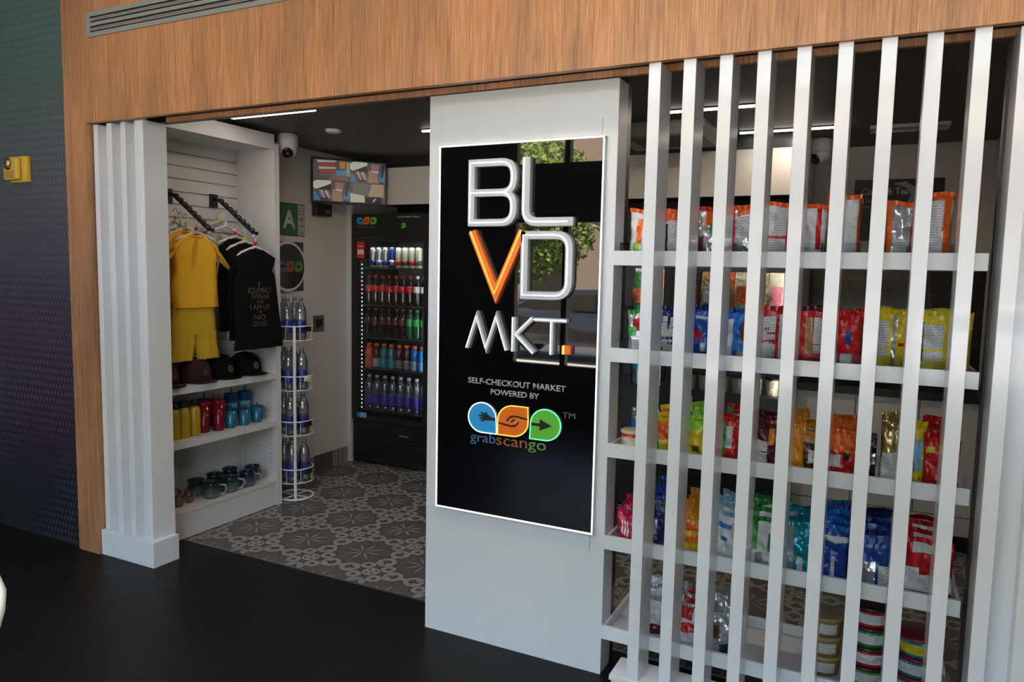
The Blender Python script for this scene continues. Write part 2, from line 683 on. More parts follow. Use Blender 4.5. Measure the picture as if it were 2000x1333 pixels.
cb = bx(-3.925, 1.3, 2.56, 2.78, 2.40, 2.6)
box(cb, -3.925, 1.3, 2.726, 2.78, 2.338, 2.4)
sobj('trim_4', cb, BLACK)  # black fill that paints in the shade of the gap under the header
sobj('wall_right', bx(1.3, 4.4, 2.55, 2.68, 0, 3.6), PANELW)
# market room
sobj('ceiling_market', bx(-3.98, 0.75, 2.78, 5.65, CZ, 2.6), CEILM)
sobj('wall_market_left', bx(-4.0, -3.88, 2.70, 5.65, 0, CZ), WALLW)
sobj('baseboard_left', bx(-3.88, -3.868, 3.70, 4.86, 0, 0.125), TILE)
sobj('wall_market_back', bx(-0.43, 0.75, 5.5, 5.65, 0, CZ), WALLW)
sobj('wall_market_right', bx(0.60, 0.75, 2.90, 5.5, 0, CZ), WALLW)
bb = bx(-3.88, -0.43, 4.84, 4.87, 2.10, 2.385)
sobj('wall_bulkhead', bb, BULKM)
ab = bx(-3.88, -0.43, 4.845, 4.90, 2.388, CZ)
box(ab, -3.88, -0.43, 5.5, 5.65, 0, 2.4)
box(ab, -3.88, -0.46, 4.90, 5.5, 2.14, 2.18)
sobj('wall_alcove', ab, BLACK)
sobj('wall_alcove_side', bx(-0.455, -0.43, 4.80, 5.5, 0, CZ), WALLW)
jb = bx(-3.88, -3.835, 4.80, 4.84, 0, 2.10)
sobj('trim_5', jb, SATIN)
sobj('trim_6', bx(-3.88, -3.865, 3.70, 4.84, CZ - 0.03, CZ), SATIN)
bs = bx(-0.43, 0.60, 5.488, 5.5, 0.93, 1.66)
m = mat('black_subway_tile', (0.012, 0.012, 0.012), 0.2)
k = NB(m)
p_, s_ = k.pos()
brk = k.n('ShaderNodeTexBrick')
cmb = k.n('ShaderNodeCombineXYZ')
k.l(s_[0], cmb.inputs[0])
k.l(s_[2], cmb.inputs[1])
k.l(cmb.outputs[0], brk.inputs['Vector'])
brk.inputs['Scale'].default_value = 1
brk.inputs['Brick Width'].default_value = 0.2
brk.inputs['Row Height'].default_value = 0.1
brk.inputs['Mortar Size'].default_value = 0.003
brk.inputs['Color1'].default_value = (0.01, 0.01, 0.01, 1)
brk.inputs['Color2'].default_value = (0.014, 0.014, 0.013, 1)
brk.inputs['Mortar'].default_value = (0.04, 0.04, 0.038, 1)
k.l(brk.outputs['Color'], k.b.inputs['Base Color'])
sobj('trim_7', bs, m)
# lobby shell
LOBW = m_noise('lobby_grey_paint', (0.42, 0.42, 0.42), (0.46, 0.46, 0.455), 2, 0.7)
sobj('ceiling_lobby', bx(-7.3, 4.5, -1.9, 2.69, 3.6, 3.7), mat('lobby_ceiling_white', (0.8, 0.8, 0.78), 0.8))
sobj('wall_lobby_left', bx(-7.3, -7.2, -1.9, 2.69, 0, 3.6), LOBW)
sobj('wall_lobby_right', bx(4.4, 4.5, -1.9, 2.69, 0, 3.6), mat('dark_lobby_paint', (0.05, 0.05, 0.055), 0.7))  # unseen wall, darkened to cut light from the right
sobj('wall_rear', bx(-7.2, -3.56, -1.9, -1.8, 0, 3.6), mat('dark_rear_wall', (0.02, 0.02, 0.022), 0.7))
rf = bx(-7.3, 4.5, 2.69, 5.75, 2.6, 2.7)
sobj('ceiling_roof', rf, mat('roof_grey', (0.2, 0.2, 0.2), 0.8))  # unseen slab added to keep the sun out of the rooms
ow = bx(-7.3, -4.0, 2.69, 5.75, 0, 2.6)
box(ow, 0.76, 4.5, 2.69, 5.75, 0, 2.6)
box(ow, -4.0, 0.76, 5.66, 5.75, 0, 2.6)
box(ow, -7.3, 4.5, 2.69, 2.75, 2.6, 3.7)
sobj('wall_outer', ow, mat('roof_grey', (0.2, 0.2, 0.2), 0.8))  # unseen outer walls added to stop sun leaking in
# storefront window wall behind the photographer: dark mullions, one frame object
wb = bx(-3.56, 4.4, -1.88, -1.8, 2.11, 2.72)
box(wb, -3.56, 4.4, -1.88, -1.8, 0, 0.62)
box(wb, 1.45, 4.4, -1.88, -1.8, 0.62, 3.6)  # added solid infill, unseen, blocks window light from the right
for x in (-3.53, -2.93, -1.9, -0.85, 0.25, 1.42):
    box(wb, x - 0.03, x + 0.03, -1.88, -1.8, 0.62, 3.6)
box(wb, -3.56, 1.45, -1.88, -1.8, 3.54, 3.6)
sobj('window_1', wb, mat('black_mullion', (0.02, 0.02, 0.02), 0.4))

# ================================================================== STOREFRONT FRAME THINGS
# left fluted column
t = thing('fluted_column', 'white fluted column with a plain base block at the left of the market opening', 'column', (-3.54, 2.62, 0))


def fluted(t, cx, cy, xs, x0, x1, b0, b1):
    b = bx(x0 - cx, x1 - cx, 2.625 - cy, 2.70 - cy, 0.138, 2.318)
    obj('shaft', b, WHITE, t)
    for a, c in xs:
        y1 = 2.70 if c == xs[-1][1] and x1 == c else 2.63
        obj('fin', bx(a - cx, c - cx, 2.562 - cy, y1 - cy, 0.139, 2.318, 0.0015), WHITE, t)
    obj('plinth', bx(b0 - cx, b1 - cx, 2.54 - cy, 2.70 - cy, 0, 0.138, 0.002), PANELW, t)


fluted(t, -3.54, 2.62, [(-3.738, -3.702), (-3.634, -3.592), (-3.526, -3.488), (-3.418, -3.372)], -3.738, -3.36, -3.745, -3.328)
sd = obj('side_panel', bx(-3.372 + 3.54, -3.355 + 3.54, -0.056, 0.08, 0.139, 2.318), WHITE, t)
t = thing('fluted_column', 'white fluted column at the right edge, beyond the last slat', 'column', (0.55, 2.62, 0))
fluted(t, 0.55, 2.62, [(0.316, 0.358), (0.424, 0.466), (0.532, 0.574), (0.640, 0.682), (0.748, 0.79)], 0.316, 0.795, 0.316, 0.798)
# centre panel
t = thing('panel_pillar', 'broad glossy white panel pillar that carries the black lit sign', 'pillar', (-1.32, 2.745, 0))
obj('body', bx(-0.415, 0.415, -0.055, 0.055, 0, 2.322, 0.002), PANELW, t)
obj('trim_line', bx(0.352, 0.355, -0.0565, -0.0545, 0.5, 2.18), mat('seam_grey', (0.4, 0.4, 0.4), 0.5), t)
# slats
slat = obj('slat', bx(-0.0213, 0.0213, -0.072, 0.072, 0, 2.2235, 0.0015), WHITE)
sx0 = [-0.732 + 0.1196 * i for i in range(9)]
for i, x in enumerate(sx0):
    o = slat if i == 0 else slat.copy()
    if i:
        COL.objects.link(o)
    o.location = (x, 2.617, 0.098)
    tag(o, 'tall white vertical slat, ' + ('nearest the sign panel' if i == 0 else 'last one before the right column' if i == 8 else ORD[i] + ' from the sign panel'), 'slat', 'white vertical slats of the screen')
t = thing('slat_platform', 'low white platform that the vertical slats stand on', 'platform', (-0.26, 2.64, 0))
obj('top_board', bx(-0.56, 0.574, -0.10, 0.05, 0.08, 0.098, 0.001), WHITE, t)
obj('front_board', bx(-0.552, 0.57, -0.095, -0.075, 0, 0.08), WHITE, t)
obj('inner_frame', bx(-0.54, 0.56, -0.075, 0.045, 0, 0.08), PANELW, t)
# post behind panel
tag(obj('support_post', bx(-0.965, -0.909, 2.803, 2.855, 0.001, 2.337), BLACK), 'black steel support post tucked behind the right edge of the sign panel', 'post')
# folding gate
t = thing('folding_gate', 'dark grey folded security gate standing beside the right end of the trays', 'gate', (0.36, 2.9, 0))
for i, (x, y, c) in enumerate(((-0.048, -0.16, DGREY), (-0.03, -0.10, BLKM), (-0.01, -0.04, DGREY), (0.012, 0.02, BLKM), (0.03, 0.08, DGREY), (0.055, 0.15, BLKM))):
    obj('gate_leaf', bx(x, x + 0.034, y, y + 0.045, 0.012, 2.33, 0.003), c, t)
obj('guide_rod', tube(B(), [(-0.016, -0.172, 0.0), (-0.016, -0.172, 2.32)], 0.003, 6), STEEL, t)
# trays
TRZ = [1.630, 1.261, 0.888, 0.519, 0.151]
TN = ['top', 'second', 'middle', 'fourth', 'lowest']
for i, z in enumerate(TRZ):
    t = thing('display_tray', 'long white display tray behind the slats, %s of the five' % TN[i], 'tray', (-0.303, 2.885, z), 0, 'white display trays behind the slats')
    x0, x1 = (-0.603, 0.6)
    obj('front_lip', bx(x0, x1, -0.195, -0.180, 0, 0.055, 0.001), WHITE, t)
    obj('back_lip', bx(x0, x1, 0.18, 0.195, 0, 0.05, 0.001), WHITE, t)
    obj('end_lip', bx(x0, x0 + 0.012, -0.18, 0.18, 0, 0.05), WHITE, t)
    obj('end_lip', bx(x1 - 0.012, x1, -0.18, 0.18, 0, 0.05), WHITE, t)
    obj('bottom_board', bx(x0 + 0.012, x1 - 0.012, -0.18, 0.18, 0, 0.012), SATIN, t)
# air vent in header
t = thing('linear_vent', 'long grey slotted air vent set in the wooden header', 'vent', (-3.71, 2.53, 2.745))
vb = bx(0, 1.55, -0.008, -0.001, 0, 0.022)
box(vb, 0, 1.55, -0.008, -0.001, 0.1, 0.122)
box(vb, 0, 0.03, -0.008, -0.001, 0.022, 0.1)
box(vb, 1.52, 1.55, -0.008, -0.001, 0.022, 0.1)
box(vb, 0.03, 1.52, -0.008, -0.001, 0.053, 0.069)
obj('frame', vb, ALU, t)
obj('dark_throat', bx(0.03, 1.52, -0.003, -0.0008, 0.022, 0.1), BLACK, t)
for z in (0.031, 0.039, 0.079, 0.087):
    obj('blade', bx(0.03, 1.52, -0.0075, -0.003, z - 0.0015, z + 0.0035), mat('vent_blade_grey', (0.22, 0.2, 0.2), 0.5), t)
# fire alarm
t = thing('alarm_strobe', 'yellow wall-mounted alarm strobe on the teal wallcovering', 'alarm', (-4.34, 2.549, 2.035))
YEL = mat('alarm_yellow', (0.55, 0.36, 0.05), 0.4)
obj('back_box', bx(-0.075, 0.082, -0.03, 0, 0, 0.145, 0.008), YEL, t)
obj('housing', bx(-0.085, 0.045, -0.06, -0.029, 0.012, 0.135, 0.012), YEL, t)
ls = B()
bmesh.ops.create_uvsphere(ls, u_segments=16, v_segments=10, radius=0.033, matrix=Matrix.Translation((-0.03, -0.062, 0.1)) @ Matrix.Diagonal((1, 0.7, 1, 1)))
obj('strobe_lens', ls, m_glass('strobe_clear', (0.85, 0.85, 0.85), 0.25), t, True)
gb = B()
for q in range(4):
    box(gb, -0.065, 0.02, -0.0615, -0.06, 0.024 + q * 0.009, 0.028 + q * 0.009)
obj('grille', gb, mat('alarm_slot', (0.2, 0.13, 0.03), 0.5), t)

# ================================================================== SIGN
t = thing('lit_sign', 'black glass sign with glowing letters on the white panel', 'sign', (0, 0, 0))
SY = 2.664                                   # front of black glass


def sp(x, z, y):
    f = y / 2.68
    return (x * f, 1.6 + (z - 1.6) * f)


SX0, SX1, SZ0, SZ1 = -1.665, -0.949, 0.58, 2.107
obj('glass_panel', bx(SX0 + 0.004, SX1 - 0.004, SY, 2.6895, SZ0 + 0.004, SZ1 - 0.004), BLACKG, t)
fb = bx(SX0 - 0.003, SX0 + 0.004, SY - 0.002, 2.689, SZ0, SZ1)
box(fb, SX1 - 0.004, SX1 + 0.003, SY - 0.002, 2.689, SZ0, SZ1)
box(fb, SX0 - 0.003, SX1 + 0.003, SY - 0.002, 2.689, SZ0 - 0.003, SZ0 + 0.004)
box(fb, SX0 - 0.003, SX1 + 0.003, SY - 0.002, 2.689, SZ1 - 0.004, SZ1 + 0.003)
obj('edge_casing', fb, PANELW, t)
fe = bx(SX0 - 0.003, SX0 + 0.003, SY - 0.003, SY - 0.002, SZ0, SZ1)
box(fe, SX1 - 0.003, SX1 + 0.003, SY - 0.003, SY - 0.002, SZ0, SZ1)
box(fe, SX0 - 0.003, SX1 + 0.003, SY - 0.003, SY - 0.002, SZ0 - 0.003, SZ0 + 0.003)
box(fe, SX0 - 0.003, SX1 + 0.003, SY - 0.003, SY - 0.002, SZ1 - 0.003, SZ1 + 0.003)
obj('edge_light', fe, NEONW, t)
YF, YB = 2.640, SY                           # letter face and back
W1 = 0.030


def letter(strokes, wd, m, neon, off=(-0.008, 0), label=None, nr=0.0026, nstrokes=None):
    bm = B()
    for n_, (pts, closed) in enumerate(strokes):
        sb_ = B()
        ribbon(sb_, [sp(x, z, YF) for x, z in pts], wd, YF + n_ * 0.0004, YB, closed)
        tmp = bpy.data.meshes.new('t')
        sb_.to_mesh(tmp)
        sb_.free()
        bm.from_mesh(tmp)
        bpy.data.meshes.remove(tmp)
    o = obj('letter', bm, m, t)
    o['label'] = label
    nb = B()
    for pts, closed in (nstrokes or strokes):
        tube(nb, [(lambda q: (q[0], YF - 0.002, q[1]))(sp(x + off[0], z + off[1], YF)) for x, z in pts], nr, 6, closed)
    obj('neon_tube', nb, neon, o)
    return o


rp = round_path
Bu = rp([(-1.524, 1.915), (-1.524, 2.036), (-1.332, 2.036), (-1.332, 1.915)], [0, 0, 0.05, 0], True)
Bl = rp([(-1.524, 1.915), (-1.332, 1.915), (-1.332, 1.795), (-1.524, 1.795)], [0, 0.05, 0.05, 0], True)
Bu = rp([(-1.524, 1.915), (-1.524, 2.036), (-1.331, 2.036), (-1.331, 1.915)], [0, 0, 0.055, 0.055], True)
Bl = rp([(-1.524, 1.915), (-1.524, 1.795), (-1.331, 1.795), (-1.331, 1.915), (-1.44, 1.915)], [0, 0, 0.055, 0.055, 0], False)
letter([(Bu, True), (Bl, False)], 0.029, LETTER, NEONW, (-0.006, 0.0), 'outlined white letter B')
letter([(rp([(-1.276, 2.05), (-1.276, 1.796), (-1.071, 1.796)], [0, 0.05, 0]), False)], 0.034, LETTER, NEONW, (-0.009, 0.0), 'outlined white letter L',
       nstrokes=[(rp([(-1.276, 2.048), (-1.276, 1.796), (-1.085, 1.796)], [0, 0.05, 0]), False)])
letter([([(-1.519, 1.760), (-1.403, 1.506), (-1.287, 1.762)], False)], 0.033, ORANGE, NEONY, (-0.006, 0.0), 'orange letter V')
letter([(rp([(-1.277, 1.505), (-1.277, 1.744), (-1.085, 1.744), (-1.085, 1.506)], [0, 0, 0.058, 0.058], True), True)], 0.031, LETTER, NEONW, (-0.006, 0.0), 'outlined white letter D')
letter([([(-1.534, 1.276), (-1.489, 1.411), (-1.442, 1.279), (-1.397, 1.413), (-1.348, 1.276)], False)], 0.016, LETTER, NEONW, (-0.004, 0), 'white letter M', 0.0018)
letter([([(-1.318, 1.414), (-1.318, 1.274)], False), ([(-1.234, 1.414), (-1.306, 1.345), (-1.226, 1.273)], False)], 0.018, LETTER, NEONW, (-0.004, 0), 'white letter K', 0.0018)
letter([([(-1.226, 1.409), (-1.086, 1.409)], False), ([(-1.150, 1.405), (-1.150, 1.272)], False)], 0.015, LETTER, NEONW, (-0.003, 0), 'white letter T', 0.0018)
letter([([(-1.0865, 1.312), (-1.0865, 1.278)], False)], 0.036, ORANGE, NEONY, (-0.01, 0), 'orange square full stop', 0.004)
GREYT = mat('grey_sign_lettering', (0.42, 0.42, 0.43), 0.5)


def stext(s, m, x0, x1, z0, z1, bold=0.0, label=None):
    a, b = sp(x0, z0, SY), sp(x1, z1, SY)
    return text(s, m, t, 'lettering', a[0], b[0], a[1], b[1], 'xz', SY, 0.0012, bold, label)


stext('SELF-CHECKOUT MARKET', GREYT, -1.525, -1.082, 1.128, 1.153, 0.02, 'grey line of capitals, upper line')
stext('POWERED BY', GREYT, -1.417, -1.196, 1.088, 1.112, 0.02, 'grey line of capitals, lower line')
stext('TM', mat('dim_grey_lettering', (0.12, 0.12, 0.12), 0.5), -1.093, -1.039, 1.025, 1.048, 0, 'small grey superscript letters')


def arc(cx, cz, r, a0, a1, n=14, rx=None):
    rx = rx or r
    return [(cx + rx * math.cos(math.radians(a0 + (a1 - a0) * i / n)), cz + r * math.sin(math.radians(a0 + (a1 - a0) * i / n))) for i in range(n + 1)]


def logo(parent, X, Z, S, y, depth, neon=True, tr=None):
    """three-lobed mark, drawn about its middle; S scales 1 = 0.43 m wide"""
    def q(pts):
        return [(X + px * S, Z + pz * S) for px, pz in pts]
    blue = arc(-0.145, 0.0, 0.064, 10, 270, 22, 0.067) + [(-0.075, -0.064)]
    green = arc(0.148, 0.0, 0.064, -90, 170, 22, 0.067) + [(0.078, -0.064)]
    orange = [(0.068, 0.064)] + arc(0.0, 0.0, 0.064, 90, 180, 10, 0.07) + [(-0.07, -0.064)] + arc(0.0, 0.0, 0.064, -90, 0, 10, 0.07)
    for pts, m, n in ((blue, SBLUE, NEONB), (orange, ORANGE, NEONY), (green, SGREEN, NEONG)):
        bm = B()
        prism(bm, q(pts), y - depth, y)
        o = obj('emblem_shape', bm, m, parent)
        if neon:
            nb = B()
            tube(nb, [(a, y - depth - 0.001, b) for a, b in q(pts)], 0.0022, 6, True)
            obj('neon_tube', nb, n, o)
    # dark hand, swirl and arrow laid over the shapes
    k = B()
    y0, y1 = y - depth - 0.0008, y - depth
    hand = [(-0.070, 0.004), (-0.098, 0.004), (-0.114, 0.012), (-0.124, 0.022), (-0.130, 0.028), (-0.133, 0.025), (-0.130, 0.017), (-0.150, 0.025), (-0.153, 0.020), (-0.138, 0.011),
            (-0.162, 0.012), (-0.163, 0.006), (-0.141, 0.003), (-0.160, -0.003), (-0.159, -0.009), (-0.138, -0.004), (-0.152, -0.013), (-0.148, -0.018), (-0.126, -0.010), (-0.112, -0.010), (-0.098, -0.008), (-0.070, -0.009)]
    prism(k, q(hand), y0, y1)
    prism(k, q([(0.07, 0.004), (0.122, 0.004), (0.122, 0.022), (0.176, -0.002), (0.122, -0.026), (0.122, -0.008), (0.07, -0.008)]), y0, y1)
    prism(k, q([(-0.07, -0.010)] + [(-0.01, -0.018), (0.012, -0.014), (0.028, 0.002), (0.028, -0.006), (0.014, -0.022), (-0.006, -0.026), (-0.07, -0.017)]), y0, y1)
    prism(k, q([(0.069, 0.017), (0.012, 0.025), (-0.012, 0.021), (-0.028, 0.006), (-0.03, -0.004), (-0.024, -0.004), (-0.014, 0.010), (0.008, 0.018), (0.069, 0.010)]), y0, y1)
    prism(k, q([(-0.010, 0.0), (0.0, 0.007), (0.016, 0.012), (0.010, 0.006), (-0.002, -0.004), (-0.006, -0.01)]), y0, y1)
    bmesh.ops.recalc_face_normals(k, faces=k.faces[:])
    obj('emblem_cutout', k, mat('matte_black_print', (0.004, 0.004, 0.004), 0.6), parent)


lx, lz = sp(-1.309, 0.988, SY)
logo(t, lx, lz, 0.98, SY, 0.005)
LB = mat('dim_blue_lettering', (0.05, 0.16, 0.30), 0.5)
LO = mat('dim_orange_lettering', (0.35, 0.10, 0.035), 0.5)
LG = mat('dim_green_lettering', (0.16, 0.30, 0.06), 0.5)
stext('grab', LB, -1.510, -1.390, 0.869, 0.922, 0, 'blue part of the word')
stext('scan', LO, -1.386, -1.245, 0.880, 0.911, 0, 'orange part of the word')
stext('go', LG, -1.240, -1.161, 0.867, 0.911, 0, 'green part of the word')

# ================================================================== CEILING THINGS IN THE MARKET
LT = [(-3.46, -2.84, 3.24, 'nearest the shelf unit', 2.2), (-2.62, -2.0, 3.98, 'just left of the sign panel', 6.0), (-1.10, -0.62, 3.98, 'behind the leftmost slats', 6.0), (-0.81, -0.20, 4.70, 'farthest back, above the coolers', 1.4)]
for x0, x1, y, nm, pw_ in LT:
    tt = thing('strip_light', 'slim glowing white strip light on the black ceiling, ' + nm, 'ceiling light', ((x0 + x1) / 2, y, CZ), 0, 'strip lights on the black market ceiling')
    h = (x1 - x0) / 2
    obj('housing', bx(-h - 0.006, h + 0.006, -0.022, 0.022, -0.006, -0.001), BLKM, tt)
    obj('diffuser', bx(-h, h, -0.010, 0.010, -0.014, -0.006), LED, tt)
    lamp(((x0 + x1) / 2, y, CZ - 0.02), ((x0 + x1) / 2, y, 0), pw_, (1, 0.82, 0.64), 0.05)
tt = thing('strip_light', 'slim strip light above the shirts, part hidden by the shelf unit top', 'ceiling light', (-3.66, 3.10, CZ), math.radians(-8), 'strip lights on the black market ceiling')
obj('housing', bx(-0.16, 0.16, -0.016, 0.016, -0.006, -0.001), BLKM, tt)
obj('diffuser', bx(-0.15, 0.15, -0.010, 0.010, -0.013, -0.006), LED, tt)
tt = thing('ceiling_cassette', 'square grey air conditioning cassette hanging behind the first slats', 'air conditioner', (-1.22, 4.52, 2.40))
cb = B()
loft(cb, [[(-0.26, -0.26, 0), (0.26, -0.26, 0), (0.26, 0.26, 0), (-0.26, 0.26, 0)], [(-0.3, -0.3, 0.035), (0.3, -0.3, 0.035), (0.3, 0.3, 0.035), (-0.3, 0.3, 0.035)], [(-0.3, -0.3, 0.069), (0.3, -0.3, 0.069), (0.3, 0.3, 0.069), (-0.3, 0.3, 0.069)]])
bmesh.ops.recalc_face_normals(cb, faces=cb.faces[:])
obj('casing', cb, mat('cassette_grey', (0.22, 0.22, 0.21), 0.5), tt)
gl = B()
for q in range(9):
    box(gl, -0.17, 0.17, -0.17 + q * 0.04, -0.155 + q * 0.04, -0.004, 0.001)
obj('intake_grille', gl, mat('grille_dark', (0.06, 0.06, 0.06), 0.5), tt)
tt = thing('ceiling_grille', 'white louvred air grille on the ceiling above the coffee counter', 'vent', (0.10, 4.84, CZ))
gl = bx(-0.2, 0.2, -0.08, -0.065, -0.02, -0.001)
box(gl, -0.2, 0.2, 0.065, 0.08, -0.02, -0.001)
box(gl, -0.2, -0.185, -0.065, 0.065, -0.02, -0.001)
box(gl, 0.185, 0.2, -0.065, 0.065, -0.02, -0.001)
obj('frame', gl, mat('grille_white', (0.45, 0.45, 0.44), 0.5), tt)
gl = B()
for q in range(18):
    box(gl, -0.18 + q * 0.02, -0.172 + q * 0.02, -0.064, 0.064, -0.016, -0.002)
obj('louvre', gl, mat('grille_white', (0.45, 0.45, 0.44), 0.5), tt)


def dome(loc, lab, az):
    tt = thing('security_camera', lab, 'camera', loc, 0, 'white dome cameras on the market ceiling')
    cw = mat('camera_white', (0.62, 0.61, 0.59), 0.35)
    obj('mount', lathe(B(), [(0.062, -0.085), (0.066, -0.06), (0.066, -0.004), (0.058, -0.001)], 24), cw, tt, True)
    s = B()
    bmesh.ops.create_uvsphere(s, u_segments=24, v_segments=16, radius=0.058, matrix=Matrix.Translation((0, 0, -0.098)))
    ball = obj('eyeball', s, cw, tt, True)
    d = Vector((math.cos(az) * 0.8, math.sin(az) * 0.8, -0.55)).normalized()
    q = d.to_track_quat('Z', 'Y').to_matrix().to_4x4()
    l = lathe(B(), [(0.036, 0.040), (0.036, 0.056), (0.030, 0.060)], 20)
    bmesh.ops.transform(l, matrix=Matrix.Translation((0, 0, -0.098)) @ q, verts=l.verts[:])
    obj('lens', l, mat('camera_lens', (0.006, 0.006, 0.006), 0.08), ball, True)
    l = lathe(B(), [(0.008, 0.0585), (0.008, 0.063)], 12)
    bmesh.ops.transform(l, matrix=Matrix.Translation((0, 0, -0.098)) @ q, verts=l.verts[:])
    obj('lens_glass', l, mat('lens_grey', (0.12, 0.12, 0.13), 0.1), ball, True)


dome((-3.56, 3.80, CZ), 'white dome security camera above the round sign and the bottle spinner', math.radians(-50))
dome((-0.38, 5.12, CZ), 'white dome security camera seen between the middle slats', math.radians(-140))
tag(obj('smoke_detector', lathe(B(), [(0.03, -0.022), (0.05, -0.014), (0.052, -0.001)], 24), mat('camera_white', (0.62, 0.61, 0.59), 0.35), None, True, (-3.16, 3.78, CZ)), 'small round smoke detector on the black ceiling left of the panel', 'detector')

# monitor in the corner
tvx = Vector((0.655, 0.756, 0))
A = Vector((-3.855, 4.36, 2.085))
tt = thing('wall_monitor', 'black monitor showing four camera views, mounted high in the corner', 'monitor', A, math.atan2(0.43, 0.355))
WT, HT = 0.575, 0.335
obj('bezel', bx(0, WT, 0, 0.03, 0, HT, 0.003), BLACK, tt)
scr = []
EM = {}


def em(c, s=1.0):
    key = 'screen_%02d_%02d_%02d' % tuple(int(v * 99) for v in c)
    return mat(key, (0, 0, 0), 0.3, emit=c, es=s * 0.55)


sb = B()
smats = []


def sq(pts, c):
    m = em(c)
    if m not in smats:
        smats.append(m)
    vs_ = [sb.verts.new((x, -0.0006 - 0.00005 * len(sb.faces), z)) for x, z in pts]
    f = sb.faces.new(vs_)
    f.material_index = smats.index(m)


mg = 0.012
x0, x1, z0, z1 = mg, WT - mg, mg + 0.004, HT - mg
xm, zm = (x0 + x1) / 2, (z0 + z1) / 2
rr = random.Random(3)


def rect(a, b, c, d, col):
    sq([(a, c), (b, c), (b, d), (a, d)], col)


for qx0, qx1, qz0, qz1, kind in ((x0, xm - 0.001, zm + 0.001, z1, 0), (xm + 0.001, x1, zm + 0.001, z1, 1), (x0, xm - 0.001, z0, zm - 0.001, 1), (xm + 0.001, x1, z0, zm - 0.001, 2)):
    W_, H_ = qx1 - qx0, qz1 - qz0
    f = lambda u, v: (qx0 + u * W_, qz0 + v * H_)
    rect(qx0, qx1, qz0, qz1, (0.10, 0.09, 0.08))
    if kind == 0:
        for j, c in enumerate(((0.5, 0.42, 0.38), (0.45, 0.05, 0.04), (0.5, 0.45, 0.4), (0.42, 0.06, 0.05), (0.2, 0.1, 0.12))):
            v = 0.96 - j * 0.16
            sq([f(0.12 + j * 0.02, v - 0.12), f(0.62, v - 0.06), f(0.62, v + 0.02), f(0.1 + j * 0.02, v)], c)
        sq([f(0.35, 0.02), f(0.95, 0.02), f(0.92, 0.35), f(0.6, 0.3)], (0.2, 0.13, 0.09))
        sq([f(0.62, 0.25), f(0.9, 0.3), f(0.9, 0.55), f(0.62, 0.5)], (0.08, 0.25, 0.5))
        sq([f(0.72, 0.6), f(0.86, 0.6), f(0.88, 0.95), f(0.72, 0.95)], (0.6, 0.22, 0.04))
        sq([f(0.9, 0.3), f(1, 0.2), f(1, 0.95), f(0.9, 0.9)], (0.3, 0.36, 0.22))
    elif kind == 1:
        sq([f(0, 0.62), f(0.08, 0.55), f(0.48, 0.85), f(0.48, 1), f(0.1, 1), f(0, 0.9)], (0.6, 0.6, 0.5))
        sq([f(0.08, 0.55), f(0.22, 0.03), f(0.4, 0.05), f(0.48, 0.45), f(0.47, 0.84)], (0.03, 0.03, 0.03))
        for j in range(5):
            u = 0.12 + j * 0.065
            sq([f(u, 0.5 - j * 0.01), f(u + 0.1, 0.12), f(u + 0.13, 0.14), f(u + 0.045, 0.56)], (0.45, 0.5, 0.45) if j % 2 else (0.3, 0.12, 0.14))
        sq([f(0, 0), f(0.2, 0), f(0.08, 0.4), f(0, 0.45)], (0.05, 0.2, 0.36))
        sq([f(0.5, 0.0), f(0.8, 0.0), f(0.76, 0.6), f(0.52, 0.6)], (0.35, 0.22, 0.13))
        sq([f(0.58, 0.45), f(0.8, 0.42), f(0.82, 0.9), f(0.6, 0.95)], (0.36, 0.16, 0.16))
        sq([f(0.62, 0.52), f(0.78, 0.5), f(0.8, 0.6), f(0.62, 0.62)], (0.5, 0.45, 0.42))
        sq([f(0.8, 0.1), f(0.98, 0.05), f(1, 0.5), f(0.9, 0.8)], (0.06, 0.22, 0.38))
        sq([f(0.86, 0.3), f(0.92, 0.3), f(0.99, 0.95), f(0.9, 0.95)], (0.02, 0.03, 0.04))
    else:
        sq([f(0.05, 0.45), f(0.5, 0.35), f(0.55, 0.95), f(0.1, 0.98)], (0.14, 0.13, 0.12))
        sq([f(0, 0), f(0.42, 0.02), f(0.4, 0.35), f(0, 0.46)], (0.55, 0.56, 0.42))
        sq([f(0.5, 0.3), f(0.95, 0.3), f(0.95, 0.95), f(0.6, 0.95)], (0.42, 0.3, 0.18))
        sq([f(0.42, 0), f(0.88, 0), f(0.88, 0.32), f(0.42, 0.32)], (0.01, 0.01, 0.01))
        sq([f(0.62, 0.08), f(0.66, 0.06), f(0.74, 0.22), f(0.7, 0.24)], (0.6, 0.6, 0.6))
obj('screen', sb, smats, tt)
wb_ = bx(0.02, 0.14, 0.03, 0.12, 0.1, 0.22)
box(wb_, -0.03, 0.06, 0.04, 0.10, 0.12, 0.2)
obj('wall_bracket', wb_, BLKM, tt)
t2 = thing('media_box', 'small black box hanging under the monitor on the left wall', 'electronics box', (-3.88, 4.46, 1.99))
obj('case', bx(0.0, 0.05, -0.07, 0.10, 0, 0.09, 0.003), BLACK, t2)
obj('port_plate', bx(0.05, 0.052, 0.02, 0.08, 0.015, 0.05), mat('port_grey', (0.1, 0.1, 0.1), 0.4), t2)

